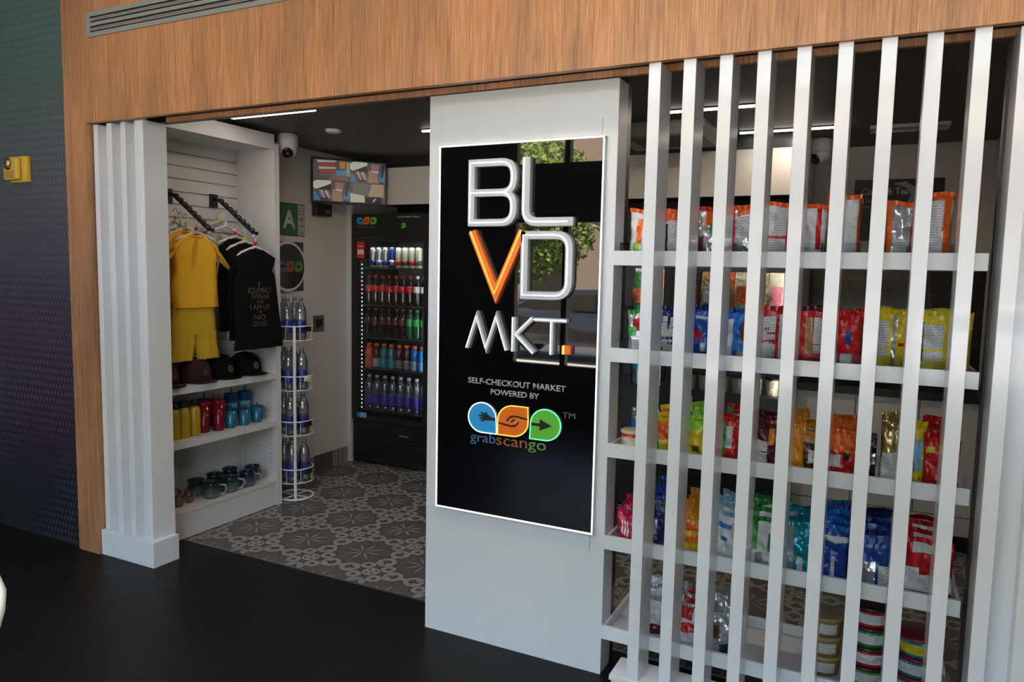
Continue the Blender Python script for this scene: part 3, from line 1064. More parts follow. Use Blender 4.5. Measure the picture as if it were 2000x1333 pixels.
# wall signs on market left wall
tt = thing('grade_card', 'green and white card with a large letter A on the left market wall', 'sign', (-3.88, 4.16, 1.824))
obj('card', bx(0.001, 0.006, -0.14, 0.145, 0, 0.235), mat('card_black_edge', (0.02, 0.03, 0.02), 0.5), tt)
obj('green_field', bx(0.006, 0.008, -0.135, 0.07, 0.006, 0.229), mat('grade_green', (0.03, 0.14, 0.05), 0.45), tt)
obj('info_field', bx(0.006, 0.008, 0.07, 0.14, 0.006, 0.229), mat('card_pale', (0.42, 0.43, 0.4), 0.5), tt)
text('A', mat('card_white', (0.6, 0.6, 0.58), 0.5), tt, 'letter', -0.085, 0.05, 0.05, 0.185, 'yz', 0.008, 0.001, 0.03)
lb = B()
for q, (a, c, z) in enumerate(((0.08, 0.095, 0.2), (0.112, 0.13, 0.2), (0.08, 0.095, 0.18), (0.112, 0.13, 0.18), (0.08, 0.095, 0.16), (0.112, 0.13, 0.155), (0.08, 0.13, 0.125), (0.09, 0.125, 0.115), (0.085, 0.125, 0.07), (0.095, 0.13, 0.022))):
    box(lb, 0.008, 0.0085, a, c, z, z + 0.007)
obj('print_lines', lb, mat('print_dark', (0.06, 0.06, 0.06), 0.5), tt)
tt = thing('round_sign', 'round black sign with white ring on the left market wall', 'sign', (-3.88, 4.105, 1.60))
obj('backing_card', bx(0.001, 0.005, -0.18, 0.185, -0.18, 0.18), mat('backing_green_black', (0.03, 0.045, 0.035), 0.5), tt)


def disc(r, x0, x1, seg=48):
    l = lathe(B(), [(r, x0), (r, x1)], seg)
    bmesh.ops.transform(l, matrix=Matrix.Rotation(PI / 2, 4, 'Y'), verts=l.verts[:])
    return l


obj('ring', disc(0.182, 0.005, 0.03), SATIN, tt)
obj('disc_face', disc(0.162, 0.03, 0.034), BLACK, tt)
rb = Matrix.Rotation(PI / 2, 4, 'Z')
eb = B()
hold = thing('emblem', 'x', 'x')
logo(hold, 0.012, -0.0, 0.62, 0, 0.003, False)
for ch in list(hold.children):
    me = ch.data
    for v in me.vertices:
        x, y, z = v.co
        v.co = (0.034 - y, x, z)
    ch.parent = tt
    nm_ = me.materials[0].name
    for a_, c_ in (('sign_blue', (0.03, 0.12, 0.25)), ('sign_orange', (0.30, 0.06, 0.015)), ('sign_green', (0.06, 0.2, 0.03))):
        if nm_ == a_:
            me.materials[0] = mat('faded_' + a_, c_, 0.5)  # duller tone of the same emblem colour
bpy.data.objects.remove(hold)
tt = thing('light_switch', 'steel plate with a dark switch on the left market wall', 'switch', (-3.88, 4.457, 1.10))
obj('plate', bx(0.001, 0.006, -0.062, 0.062, 0, 0.128, 0.002), STEEL, tt)
obj('rocker', bx(0.006, 0.011, -0.03, 0.005, 0.03, 0.1), BLACK, tt)
obj('rocker', bx(0.006, 0.011, 0.012, 0.035, 0.045, 0.1), BLACK, tt)

# ================================================================== SHELF UNIT (left)
t = thing('shelf_unit', 'white merchandise shelf unit with slatted back against the left market wall', 'shelf', (0, 0, 0))
UX0, UX1, UY0, UY1 = -3.879, -3.535, 2.72, 3.692
obj('side_panel', bx(UX0, UX1, UY1 - 0.045, UY1, 0, 2.385), SATIN, t)
obj('side_panel', bx(UX0, UX1, UY0, UY0 + 0.03, 0, 2.385), SATIN, t)
obj('top_fascia', bx(UX0, UX1 + 0.003, UY0, UY1 - 0.045, 2.346, 2.44), SATIN, t)
obj('bottom_board', bx(UX0, UX1, UY0 + 0.03, UY1 - 0.045, 0.155, 0.175), SATIN, t)
obj('kick_board', bx(UX1 - 0.03, UX1 - 0.006, UY0 + 0.03, UY1 - 0.045, 0.004, 0.155), SATIN, t)
for z in (0.54, 0.858):
    obj('shelf_board', bx(UX0 + 0.02, UX1 + 0.002, UY0 + 0.031, UY1 - 0.046, z, z + 0.04), SATIN, t)
sw = B()
z = 0.175
zs = [0.9 + i * 0.0775 for i in range(19)]
box(sw, UX0, UX0 + 0.006, UY0 + 0.03, UY1 - 0.045, 0.175, 2.346)
for i in range(19):
    a = 2.346 - (i + 1) * 0.0775
    box(sw, UX0 + 0.006, UX0 + 0.02, UY0 + 0.03, UY1 - 0.045, a + 0.008, a + 0.0775)
obj('slatwall_back', sw, SATIN, t)
hb_ = B()
for zz in range(34):
    for xx in (UX0 + 0.06, UX1 - 0.05):
        box(hb_, xx - 0.003, xx + 0.003, UY1 - 0.0465, UY1 - 0.045, 0.25 + zz * 0.032, 0.256 + zz * 0.032)
obj('peg_holes', hb_, mat('hole_dark', (0.15, 0.15, 0.15), 0.8), t)['kind'] = 'stuff'


def arm(y, lab):
    tt = thing('sloping_hanging_rail', lab, 'hanging rail', (-3.8585, y, 2.0), 0, 'black hanging rails on the slatted back')
    obj('bracket', bx(0, 0.014, -0.028, 0.028, -0.035, 0.05), BLKM, tt)
    pts = [(0.01, 0, 0.02), (0.05, 0, 0.015), (0.345, 0, -0.195), (0.38, 0, -0.2)]
    b = tube(B(), pts, 0.011, 8)
    obj('sloping_bar', b, BLKM, tt)
    kb = B()
    for i in range(8):
        u = 0.10 + i * 0.125
        p = Vector(pts[1]).lerp(Vector(pts[2]), u)
        bmesh.ops.create_uvsphere(kb, u_segments=8, v_segments=6, radius=0.018, matrix=Matrix.Translation(p + Vector((0, 0, 0.010))))
    obj('stop_knob', kb, BLACK, tt, True)
    return tt


arm(3.10, 'black sloping hanging rail holding the yellow clothes')
arm(3.44, 'black sloping hanging rail holding the black tops')
HANGW = mat('white_hanger_plastic', (0.62, 0.61, 0.6), 0.35)
HSH = B()


def hanger(x, y, ztop, rz, lab, tagc, drop=0.0):
    """hook centre top at ztop; shoulders run along local y"""
    tt = thing('hanger', lab, 'hanger', (x, y, ztop), rz, 'white plastic hangers')
    pts = [(0, 0.017 * math.cos(a), -0.017 + 0.017 * math.sin(a) + 0.004) for a in [math.radians(v) for v in (200, 150, 100, 60, 20, -30, -80)]] + [(0, 0.0, -0.05), (0, 0, -0.075)]
    obj('hook', tube(B(), pts, 0.0035, 6), HANGW, tt)
    b = tube(B(), [(0, -0.15, -0.135), (0, -0.12, -0.115), (0, 0, -0.075), (0, 0.12, -0.115), (0, 0.15, -0.135)], [0.005, 0.008, 0.010, 0.008, 0.005], 8)
    obj('shoulder_bar', b, HANGW, tt, True)
    obj('size_clip', bx(-0.006, 0.006, -0.008, 0.008, -0.07, -0.045), foil(tagc), tt)
    return tt


YC = m_noise('yellow_cotton', (0.80, 0.42, 0.012), (0.88, 0.48, 0.02), 14, 0.85)
YS = m_noise('mustard_cotton', (0.52, 0.33, 0.012), (0.62, 0.40, 0.02), 12, 0.85)
BC = m_noise('black_cotton', (0.0025, 0.0025, 0.003), (0.005, 0.005, 0.0055), 14, 0.95)
BC.node_tree.nodes['Principled BSDF'].inputs['Specular IOR Level'].default_value = 0.15


def sect(y0, y1, d, z, n=28, rip=0.0, ph=0.0):
    out = []
    for k in range(n):
        a = 2 * PI * k / n
        u = math.cos(a)
        v = math.sin(a)
        r = rip * math.sin(u * 9 + ph)
        out.append((d * (abs(v) ** 0.6) * (1 if v > 0 else -1) + r, (y0 + y1) / 2 + (y1 - y0) / 2 * u, z))
    return out


def shell(secs):
    b = B()
    loft(b, secs, cap=False)
    bmesh.ops.recalc_face_normals(b, faces=b.faces[:])
    return b


def tee(x, yc, ztop, hw, h, m, lab, group, rz, seed, sleeves=True, name='t_shirt'):
    tt = thing(name, lab, 'shirt', (x, yc, ztop), rz, group)
    r_ = random.Random(seed)
    ph = r_.random() * 6
    secs = [sect(-0.055, 0.055, 0.014, 0.0), sect(-0.07, 0.07, 0.017, -0.004), sect(-hw * 0.62, hw * 0.62, 0.018, -0.030), sect(-hw * 0.88, hw * 0.88, 0.019, -0.055 if sleeves else -0.05),
            sect(-hw * (0.9 if sleeves else 0.72), hw * (0.9 if sleeves else 0.72), 0.020, -0.13, rip=0.002, ph=ph), sect(-hw * 0.86, hw * 0.86, 0.021, -0.17, rip=0.003, ph=ph)]
    for q in range(1, 7):
        u = q / 6
        secs.append(sect(-hw * (0.86 + 0.10 * u) + 0.01 * math.sin(ph + q), hw * (0.86 + (0.10 if sleeves else 0.3) * u), 0.021 + 0.006 * u, -0.17 - (h - 0.17) * u, rip=0.003 + 0.004 * u, ph=ph + q * 0.2))
    obj('body', shell(secs), m, tt, True)
    if sleeves:
        for s in (-1, 1):
            b = B()
            ringz = []
            for u in (0, 0.35, 0.7, 1):
                cy, cz = s * (hw * 0.80 + 0.075 * u), -0.075 - 0.085 * u
                ringz.append([(0.026 * math.sin(a), cy + (0.074 - 0.006 * u) * math.cos(a) * 0.72, cz + (0.074 - 0.006 * u) * math.cos(a) * 0.66 * s * (-1)) for a in [2 * PI * k / 16 for k in range(16)]])
            loft(b, ringz, cap=False)
            bmesh.ops.recalc_face_normals(b, faces=b.faces[:])
            obj('sleeve', b, m, tt, True)
    nb = tube(B(), [(0.019 * math.sin(a) * 1.1, 0.06 * math.cos(a), 0.001 - 0.012 * (math.sin(a) > 0) * math.sin(a)) for a in [2 * PI * k / 20 for k in range(20)]], 0.004, 6, True)
    obj('neckband', nb, m, tt, True)
    return tt


def shorts(x, yc, ztop, hw, h, lab, seed, rz):
    tt = thing('shorts', lab, 'shorts', (x, yc, ztop), rz, 'mustard yellow shorts under the shirts')
    ph = seed * 1.7
    obj('waistband', shell([sect(-hw * 0.86, hw * 0.86, 0.018, 0), sect(-hw * 0.86, hw * 0.86, 0.020, -0.035, rip=0.002)]), YS, tt, True)
    obj('seat_panel', shell([sect(-hw * 0.86, hw * 0.86, 0.020, -0.035, rip=0.002), sect(-hw * 0.95, hw * 0.95, 0.024, -h * 0.55, rip=0.005, ph=ph)]), YS, tt, True)
    for s in (-1, 1):
        a = [(-hw * 0.95, 0.0), (0.0, hw * 0.95)][s > 0]
        c = [(-hw * 1.08, -0.018), (0.018, hw * 1.08)][s > 0]
        obj('leg_tube', shell([sect(a[0], a[1], 0.024, -h * 0.5, rip=0.004, ph=ph), sect(a[0], a[1], 0.025, -h * 0.7, rip=0.005, ph=ph), sect(c[0], c[1], 0.025, -h + 0.0 * s, rip=0.005, ph=ph + 1)]), YS, tt, True)
    return tt


# yellow outfits: front one and one behind
for i, (x, y, z, rz, lab) in enumerate(((-3.615, 3.08, 1.772, 0.0, 'front'), (-3.70, 3.05, 1.80, 0.12, 'rear'))):
    hanger(x, 3.10 - 0.0 * i, z + 0.093, rz, 'white hanger under the %s yellow T-shirt' % lab, 'red' if i == 0 else 'yellow')
    tee(x, 3.10 - 0.010, z, 0.172, 0.425, YC, 'child-size plain yellow cotton T-shirt, the %s one on the left hanging rail' % lab, 'yellow T-shirts', rz, i + 3)
    shorts(x - 0.004, 3.075, z - 0.405, 0.17, 0.33 - 0.02 * i, 'mustard yellow shorts hanging below the %s yellow T-shirt' % lab, i + 1, rz)
for i, (x, z) in enumerate(((-3.79, 1.835), (-3.745, 1.815))):
    hanger(x, 3.10, z + 0.093, 0.1, 'empty white hanger on the left arm, %s the wall' % ('nearest' if i == 0 else 'second from'), 'white' if i else 'yellow')
# black tops
for i, (x, y, z, rz, lab) in enumerate(((-3.496, 3.44, 1.700, 0.02, 'front'), (-3.585, 3.40, 1.735, 0.04, 'middle'), (-3.665, 3.38, 1.765, -0.04, 'rear'))):
    hanger(x, 3.44, z + 0.093, rz, 'white hanger under the %s black top' % lab, ('red', 'yellow', 'red')[i])
    tt = tee(x, 3.44, z, (0.195, 0.155, 0.15)[i], 0.62 - 0.02 * i, BC, 'black sleeveless top, the %s one on the right hanging rail' % lab + (', with faded gold lettering' if i == 0 else ''), 'black sleeveless tops', rz, 10 + i, False, 'sleeveless_top')
    if i == 0:
        GT = mat('faded_gold_print', (0.10, 0.085, 0.045), 0.7)
        for s, u0, u1, z1, h in (('I', -0.01, 0.0, -0.20, 0.03), ('SOLEMNLY', -0.10, 0.10, -0.235, 0.036), ('SWEAR', -0.07, 0.08, -0.275, 0.032), ('THAT', -0.03, 0.035, -0.315, 0.018),
                                 ('I AM UP', -0.08, 0.085, -0.34, 0.034), ('TO', -0.015, 0.02, -0.38, 0.018), ('NO', -0.05, 0.05, -0.405, 0.032), ('GOOD', -0.06, 0.06, -0.445, 0.032)):
            text(s, GT, tt, 'lettering', u0, u1, z1 - h, z1, 'yz', 0.0335, 0.0006)
for i, (x, z) in enumerate(((-3.81, 1.86), (-3.75, 1.83))):
    hanger(x, 3.44, z + 0.093, 0.05, 'bare white hanger on the right arm, %s the wall' % ('nearest' if i == 0 else 'second from'), 'white' if i else 'yellow')


# caps
def cap(x, y, rz, m, m2, lab):
    tt = thing('baseball_cap', lab, 'cap', (x, y, 0.8988), rz, 'dark caps on the upper shelf')
    tt.scale = (1.08, 1.08, 1.25)
    b = B()
    prof = [(0.088, 0.0), (0.092, 0.02), (0.09, 0.05), (0.078, 0.085), (0.05, 0.108), (0.015, 0.116)]
    lathe(b, prof, 24)
    obj('crown', b, m, tt, True)
    v = B()
    loft(v, [[(0.06 + 0.095 * math.cos(a) * (1 + 0.0), 0.075 * math.sin(a), 0.004 + 0.02 * (1 - abs(math.sin(a))) * 0.3 + q) for a in [math.radians(-90 + 180 * k / 12) for k in range(13)]] for q in (0, 0.004)])
    bmesh.ops.recalc_face_normals(v, faces=v.faces[:])
    obj('brim', v, m, tt, True)
    l = lathe(B(), [(0.02, 0.0), (0.02, 0.003)], 16)
    bmesh.ops.transform(l, matrix=Matrix.Translation((0.089, 0, 0.05)) @ Matrix.Rotation(math.radians(75), 4, 'Y'), verts=l.verts[:])
    obj('badge', l, m2, tt)
    obj('button', lathe(B(), [(0.006, 0.115), (0.005, 0.12)], 8), m, tt)
    return tt


CM = m_noise('maroon_cap_cotton', (0.018, 0.003, 0.004), (0.028, 0.005, 0.006), 20, 0.9)
YB_ = mat('olive_badge', (0.06, 0.065, 0.008), 0.7)
cap(-3.67, 2.875, 0.1, CM, mat('maroon_badge', (0.06, 0.01, 0.01), 0.6), 'dark maroon cap at the hidden left end of the upper shelf')
cap(-3.66, 3.10, 0.0, CM, mat('maroon_badge', (0.06, 0.01, 0.01), 0.6), 'dark maroon cap below the yellow shorts')
cap(-3.67, 3.30, 0.0, BC, YB_, 'black cap with olive badge, left of the two under the black tops')
cap(-3.66, 3.50, 0.0, BC, YB_, 'black cap with olive badge, beside the right side panel')


# drink tumblers
def tumbler(x, y, r, h, m, mc, lab, grp, kind):
    tt = thing('drink_bottle' if kind == 0 else 'tumbler', lab, 'bottle' if kind == 0 else 'tumbler', (x, y, 0.5808), 0, grp)
    if kind == 0:
        obj('body', lathe(B(), [(r * 0.96, 0), (r, 0.006), (r, h * 0.72), (r * 0.86, h * 0.78), (r * 0.7, h * 0.80), (r * 0.7, h * 0.83)], 20), m, tt, True)
        obj('cap', lathe(B(), [(r * 0.76, h * 0.83), (r * 0.76, h * 0.97), (r * 0.6, h)], 20), mc, tt, True)
    else:
        obj('cup', lathe(B(), [(r * 0.72, 0), (r * 0.74, 0.005), (r, h * 0.78)], 20), m, tt, True)
        obj('lid', lathe(B(), [(r * 1.04, h * 0.78), (r * 1.04, h * 0.81), (r * 0.96, h * 0.84), (r * 0.5, h * 0.86)], 20), mc, tt, True)
        obj('straw', tube(B(), [(0, 0, h * 0.86), (0.004, 0.002, h)], 0.004, 8), mc, tt)
    return tt


YM = mat('yellow_enamel', (0.42, 0.29, 0.015), 0.3)
for i, y in enumerate((2.985, 3.055, 3.13)):
    tumbler(-3.63, y - 0.058, 0.034, 0.215, YM, BLACK, 'plain yellow drink bottle with black cap, ' + ('leftmost, half hidden', 'middle one of three', 'beside the red tumblers')[i], 'yellow drink bottles on the middle shelf', 0)
RM = mat('red_translucent_plastic', (0.16, 0.003, 0.014), 0.12)
BM_ = mat('blue_translucent_plastic', (0.006, 0.055, 0.17), 0.12)
BT_ = mat('turquoise_translucent_plastic', (0.012, 0.13, 0.22), 0.12)
LM_ = mat('pale_blue_band', (0.10, 0.30, 0.36), 0.3)
for i, (x, y) in enumerate(((-3.64, 3.15), (-3.61, 3.235), (-3.72, 3.22))):
    tumbler(x, y, 0.0425, 0.225, RM, RM, 'red see-through tumbler, ' + ('next to the yellow bottles', 'next to the blue cups', 'behind the other red ones')[i], 'red tumblers on the middle shelf', 1)
bl = [(-3.76, 3.33, 0.2, 0), (-3.61, 3.33, 0.14, 0), (-3.72, 3.435, 0.23, 1), (-3.6, 3.43, 0.13, 1), (-3.72, 3.55, 0.23, 1), (-3.6, 3.54, 0.13, 1)]
bn = ('back row next to the red tumblers', 'front row next to the red tumblers', 'tall, back row middle', 'short, front row middle', 'tall, back row right end', 'short, front row right end')
for i, (x, y, h, b_) in enumerate(bl):
    tt = tumbler(x, y, 0.042, h, BT_ if h < 0.15 else BM_, BM_, 'blue see-through cup, ' + bn[i], 'blue cups on the middle shelf', 1)
    if b_ and h > 0.2:
        obj('pale_band', lathe(B(), [(0.0365, h * 0.38), (0.0412, h * 0.58)], 20), LM_, tt, True)


# mugs
def mug(x, y, rz, m, lab, r=0.052, h=0.095):
    tt = thing('round_mug', lab, 'mug', (x, y, 0.1758), rz, 'round glazed mugs on the bottom shelf')
    b = lathe(B(), [(r * 0.72, 0), (r * 0.98, 0.02), (r * 1.02, h * 0.45), (r * 0.86, h * 0.9), (r * 0.9, h), (r * 0.82, h), (r * 0.8, h * 0.88), (r * 0.9, h * 0.45), (r * 0.6, 0.012)], 24)
    obj('bowl', b, m, tt, True)
    obj('handle', tube(B(), [(r * 0.9, 0, h * 0.78), (r * 1.5, 0, h * 0.72), (r * 1.65, 0, h * 0.45), (r * 1.3, 0, h * 0.18), (r * 0.92, 0, h * 0.16)], 0.006, 8), mat('mug_handle_pale', (0.3, 0.3, 0.27), 0.25), tt, True)
    rb_ = tube(B(), [(r * 0.9 * math.cos(a), r * 0.9 * math.sin(a), h) for a in [2 * PI * k / 24 for k in range(24)]], 0.004, 6, True)
    obj('rim', rb_, mat('mug_dark_rim', (0.01, 0.02, 0.03), 0.15), tt, True)
    return tt


def m_glaze(name, top, bot):
    m = mat(name, top, 0.12, coat=0.5)
    k = NB(m)
    tc = k.n('ShaderNodeTexCoord')
    sx = k.n('ShaderNodeSeparateXYZ')
    k.l(tc.outputs['Object'], sx.inputs[0])
    k.l(k.ramp(k.M('DIVIDE', sx.outputs[2], 0.095), [(0.25, bot), (0.75, top)]), k.b.inputs['Base Color'])
    return m


GA = m_glaze('green_blue_glaze', (0.008, 0.028, 0.026), (0.08, 0.14, 0.13))
GB_ = m_glaze('navy_glaze', (0.007, 0.012, 0.045), (0.07, 0.10, 0.14))
ml = [(-3.72, 3.15, GA, 'green, back row left'), (-3.60, 3.165, GA, 'green, front row left'), (-3.73, 3.30, GA, 'green, back row middle'), (-3.60, 3.31, GA, 'green, front row middle'),
      (-3.745, 3.44, GB_, 'navy, back row third'), (-3.60, 3.45, GB_, 'navy, front row right'), (-3.665, 3.555, GB_, 'navy, right end by the side panel')]
for x, y, m, l in ml:
    mug(x, y, math.radians(52), m, 'round glazed mug with pale handle, ' + l)
GG = m_glass('smoky_glass', (0.55, 0.5, 0.45), 0.1, 0.05, 0.15, (0.3, 0.2, 0.12))
for i, (x, y) in enumerate(((-3.62, 2.94), (-3.64, 3.03), (-3.72, 3.0))):
    tt = thing('shot_glass', 'small smoky glass with gold stripes, ' + ('leftmost on the bottom shelf', 'nearest the green mugs', 'behind the other two')[i], 'glass', (x, y, 0.1758), 0, 'small smoky glasses on the bottom shelf')
    obj('cup', lathe(B(), [(0.022, 0), (0.032, 0.07)], 16), GG, tt, True)
    gs = B()
    for q in range(4):
        a = q * 0.8 - 1.2
        tube(gs, [(0.0235 * math.cos(a), 0.0235 * math.sin(a), 0.004), (0.0325 * math.cos(a + 0.25), 0.0325 * math.sin(a + 0.25), 0.066)], 0.0012, 5)
    obj('gold_stripes', gs, mat('copper_gold', (0.6, 0.28, 0.14), 0.2, 1.0), tt)


# ================================================================== BOTTLES
def prof_soda(h=0.235, r=0.032):
    return [(r * 0.7, 0), (r * 0.95, 0.008), (r, 0.03), (r * 0.93, 0.08), (r, 0.11), (r, 0.15), (r * 0.8, 0.18), (r * 0.42, 0.205), (r * 0.40, h - 0.02)]


BOT = {}


def bottle_kind(kind, liquid, capm, labm, lab2=None):
    key = (kind, liquid.name, capm.name if capm else '', labm.name if labm else '')
    if key in BOT:
        return BOT[key]
    ms = {}
    def mk(bm, m, nm):
        me = bpy.data.meshes.new(nm)
        bm.normal_update()
        bm.to_mesh(me)
        bm.free()
        me.materials.append(m)
        for p in me.polygons:
            p.use_smooth = True
        return (nm, me)
    out = []
    if kind == 'soda':
        out.append(mk(lathe(B(), prof_soda(), 14), liquid, 'body'))
        out.append(mk(lathe(B(), [(0.0145, 0.214), (0.0145, 0.236), (0.012, 0.238)], 12), capm, 'cap'))
        out.append(mk(lathe(B(), [(0.0325, 0.105), (0.0332, 0.112), (0.0332, 0.15), (0.0325, 0.155)], 14), labm, 'label'))
    elif kind == 'sport':
        out.append(mk(lathe(B(), [(0.03, 0), (0.035, 0.006), (0.035, 0.05), (0.032, 0.075), (0.035, 0.1), (0.035, 0.14), (0.027, 0.165), (0.019, 0.175)], 14), liquid, 'body'))
        out.append(mk(lathe(B(), [(0.021, 0.176), (0.021, 0.198), (0.016, 0.203)], 12), capm, 'cap'))
        out.append(mk(lathe(B(), [(0.0352, 0.012), (0.0358, 0.015), (0.0358, 0.075), (0.0352, 0.08)], 14), labm, 'label'))
    elif kind == 'water':
        out.append(mk(lathe(B(), [(0.034, 0), (0.038, 0.006), (0.038, 0.18), (0.034, 0.215), (0.02, 0.25), (0.0135, 0.26), (0.0135, 0.268)], 14), liquid, 'body'))
        out.append(mk(lathe(B(), [(0.0155, 0.266), (0.0155, 0.285), (0.013, 0.288)], 12), capm, 'cap'))
        out.append(mk(lathe(B(), [(0.0383, 0.05), (0.0386, 0.055), (0.0386, 0.13), (0.0383, 0.135)], 14), labm, 'label'))
    elif kind == 'can':
        out.append(mk(lathe(B(), [(0.022, 0), (0.0275, 0.008), (0.0275, 0.145), (0.0235, 0.157)], 14), liquid, 'body'))
        out.append(mk(lathe(B(), [(0.024, 0.157), (0.0245, 0.161), (0.022, 0.162)], 12), capm, 'lid'))
        out.append(mk(lathe(B(), [(0.0278, 0.02), (0.0279, 0.06)], 14), labm, 'band'))
    elif kind == 'juice':
        out.append(mk(lathe(B(), [(0.03, 0), (0.034, 0.006), (0.034, 0.11), (0.028, 0.14), (0.018, 0.165), (0.018, 0.17)], 14), liquid, 'body'))
        out.append(mk(lathe(B(), [(0.02, 0.17), (0.02, 0.19)], 12), capm, 'cap'))
        out.append(mk(lathe(B(), [(0.0345, 0.03), (0.0345, 0.1)], 14), labm, 'label'))
    BOT[key] = out
    return out


def bottle(kind, liquid, capm, labm, loc, label, cat, group, name, rz=0.0):
    tt = thing(name, label, cat, loc, rz, group)
    for nm, me in bottle_kind(kind, liquid, capm, labm):
        o = bpy.data.objects.new(nm, me)
        COL.objects.link(o)
        o.parent = tt
    return tt


COLA = mat('cola_liquid', (0.018, 0.008, 0.006), 0.06, coat=0.5)
WATERM = m_glass('water_bottle_clear', (0.62, 0.68, 0.74), 0.14, 0.08, 0.10, (0.5, 0.55, 0.6))
VAR = lambda n, c, r=0.3: mat(n, c, r)


# ================================================================== COOLERS
def cooler(x0, x1, lab, header):
    tt = thing('glass_door_cooler', lab, 'cooler', ((x0 + x1) / 2, 4.80, 0), 0, 'black glass door coolers along the back')
    h = (x1 - x0) / 2
    ins = mat('cooler_interior', (0.10, 0.10, 0.105), 0.5)
    b = bx(-h, -h + 0.03, 0.05, 0.68, 0.02, 2.03)
    box(b, h - 0.03, h, 0.05, 0.68, 0.02, 2.03)
    box(b, -h + 0.03, h - 0.03, 0.64, 0.68, 0.02, 2.03)
    box(b, -h + 0.03, h - 0.03, 0.05, 0.64, 1.82, 2.03)
    box(b, -h + 0.03, h - 0.03, 0.05, 0.64, 0.02, 0.39)
    obj('cabinet', b, BLKM, tt)
    obj('interior_back', bx(-h + 0.03, h - 0.03, 0.60, 0.64, 0.39, 1.82), ins, tt)
    d = bx(-h, -h + 0.055, 0.0, 0.045, 0.40, 1.81)
    box(d, h - 0.055, h, 0.0, 0.045, 0.40, 1.81)
    box(d, -h, h, 0.0, 0.045, 1.81, 1.86)
    box(d, -h, h, 0.0, 0.045, 0.36, 0.40)
    dr = obj('door', d, BLACK, tt)
    obj('glass_pane', bx(-h + 0.055, h - 0.055, 0.02, 0.026, 0.40, 1.81), PANE, dr)
    obj('door_handle', tube(B(), [(h - 0.03, -0.001, 0.9), (h - 0.03, -0.03, 0.92), (h - 0.03, -0.03, 1.28), (h - 0.03, -0.001, 1.3)], 0.008, 8), BLACK, dr)
    obj('sign_panel', bx(-h, h, 0.0, 0.05, 1.862, 2.03), BLACK, tt)
    g = bx(-h, h, 0.02, 0.05, 0.02, 0.35)
    for q in range(11):
        box(g, -h + 0.02, h - 0.02, 0.010, 0.02, 0.05 + q * 0.027, 0.065 + q * 0.027)
    obj('lower_grille', g, BLACK, tt)
    for s in (-1,):
        lb_ = B()
        for q in range(36):
            z = 0.45 + q * 0.0335
            box(lb_, s * (h - 0.060) - 0.002, s * (h - 0.060) + 0.002, 0.052, 0.058, z, z + 0.012)
        obj('led_strip', lb_, mat('cooler_led', (1, 1, 1), 0.5, emit=(1, 0.98, 0.95), es=1.5), tt)
    obj('led_bar', bx(-h + 0.08, h - 0.08, 0.052, 0.064, 1.811, 1.819), mat('cooler_led_bar', (1, 1, 1), 0.5, emit=(1, 0.98, 0.95), es=34), tt)  # added glow hidden behind the top door rail to brighten the interior
    obj('led_side_bar', bx(h - 0.05, h - 0.042, 0.052, 0.06, 0.45, 1.78), mat('cooler_led_side', (1, 1, 1), 0.5, emit=(1, 0.98, 0.95), es=24), tt)  # added side glow, hidden by the door frame, lifts the stocked shelves
    fo = B()
    for sx_ in (-1, 1):
        for sy in (0.08, 0.62):
            lathe(fo, [(0.018, 0), (0.018, 0.02)], 10, sx_ * (h - 0.05), sy)
    obj('foot', fo, WIREW, tt)
    return tt


FRX0, FRX1 = -3.828, -3.085
c1 = cooler(FRX0, FRX1, 'tall black glass door cooler full of drinks, left of the sign panel', True)
zsh = (0.437, 0.785, 1.040, 1.305, 1.606)


def shelf_wire(tt, h, z):
    b = B()
    for q in range(16):
        xx = -h + 0.04 + q * (2 * h - 0.08) / 15
        box(b, xx - 0.0015, xx + 0.0015, 0.09, 0.58, z - 0.006, z - 0.002)
    box(b, -h + 0.035, h - 0.035, 0.085, 0.09, z - 0.012, z - 0.001)
    box(b, -h + 0.035, h - 0.035, 0.58, 0.585, z - 0.012, z - 0.001)
    box(b, -h + 0.035, h - 0.035, 0.3, 0.305, z - 0.012, z - 0.006)
    obj('wire_shelf', b, mat('shelf_dark_wire', (0.05, 0.05, 0.05), 0.4), tt)


for z in zsh:
    shelf_wire(c1, (FRX1 - FRX0) / 2, z)
# header marks
cx0 = (FRX0 + FRX1) / 2
logo(c1, -0.225, 1.975, 0.46, -0.0005, 0.0015, False)
text('grabscango', mat('dim_blue_lettering', (0.05, 0.16, 0.30), 0.5), c1, 'lettering', -0.32, -0.13, 1.918, 1.935, 'xz', -0.0005, 0.0008)
text('SCAN THE CHECKOUT TERMINAL', mat('card_white', (0.6, 0.6, 0.58), 0.5), c1, 'lettering', 0.07, 0.28, 1.995, 2.006, 'xz', -0.0005, 0.0008, 0.02)
gsm = B()
prism(gsm, [(0.10 + a, 1.935 + b) for a, b in arc(0.03, 0, 0.02, -90, 170, 14, 0.021) + [(0.008, 0.006), (0.03, 0.004), (0.03, -0.004), (0.008, -0.006), (0.008, -0.02)]], -0.002, -0.0005)
obj('emblem_shape', gsm, SGREEN, c1)
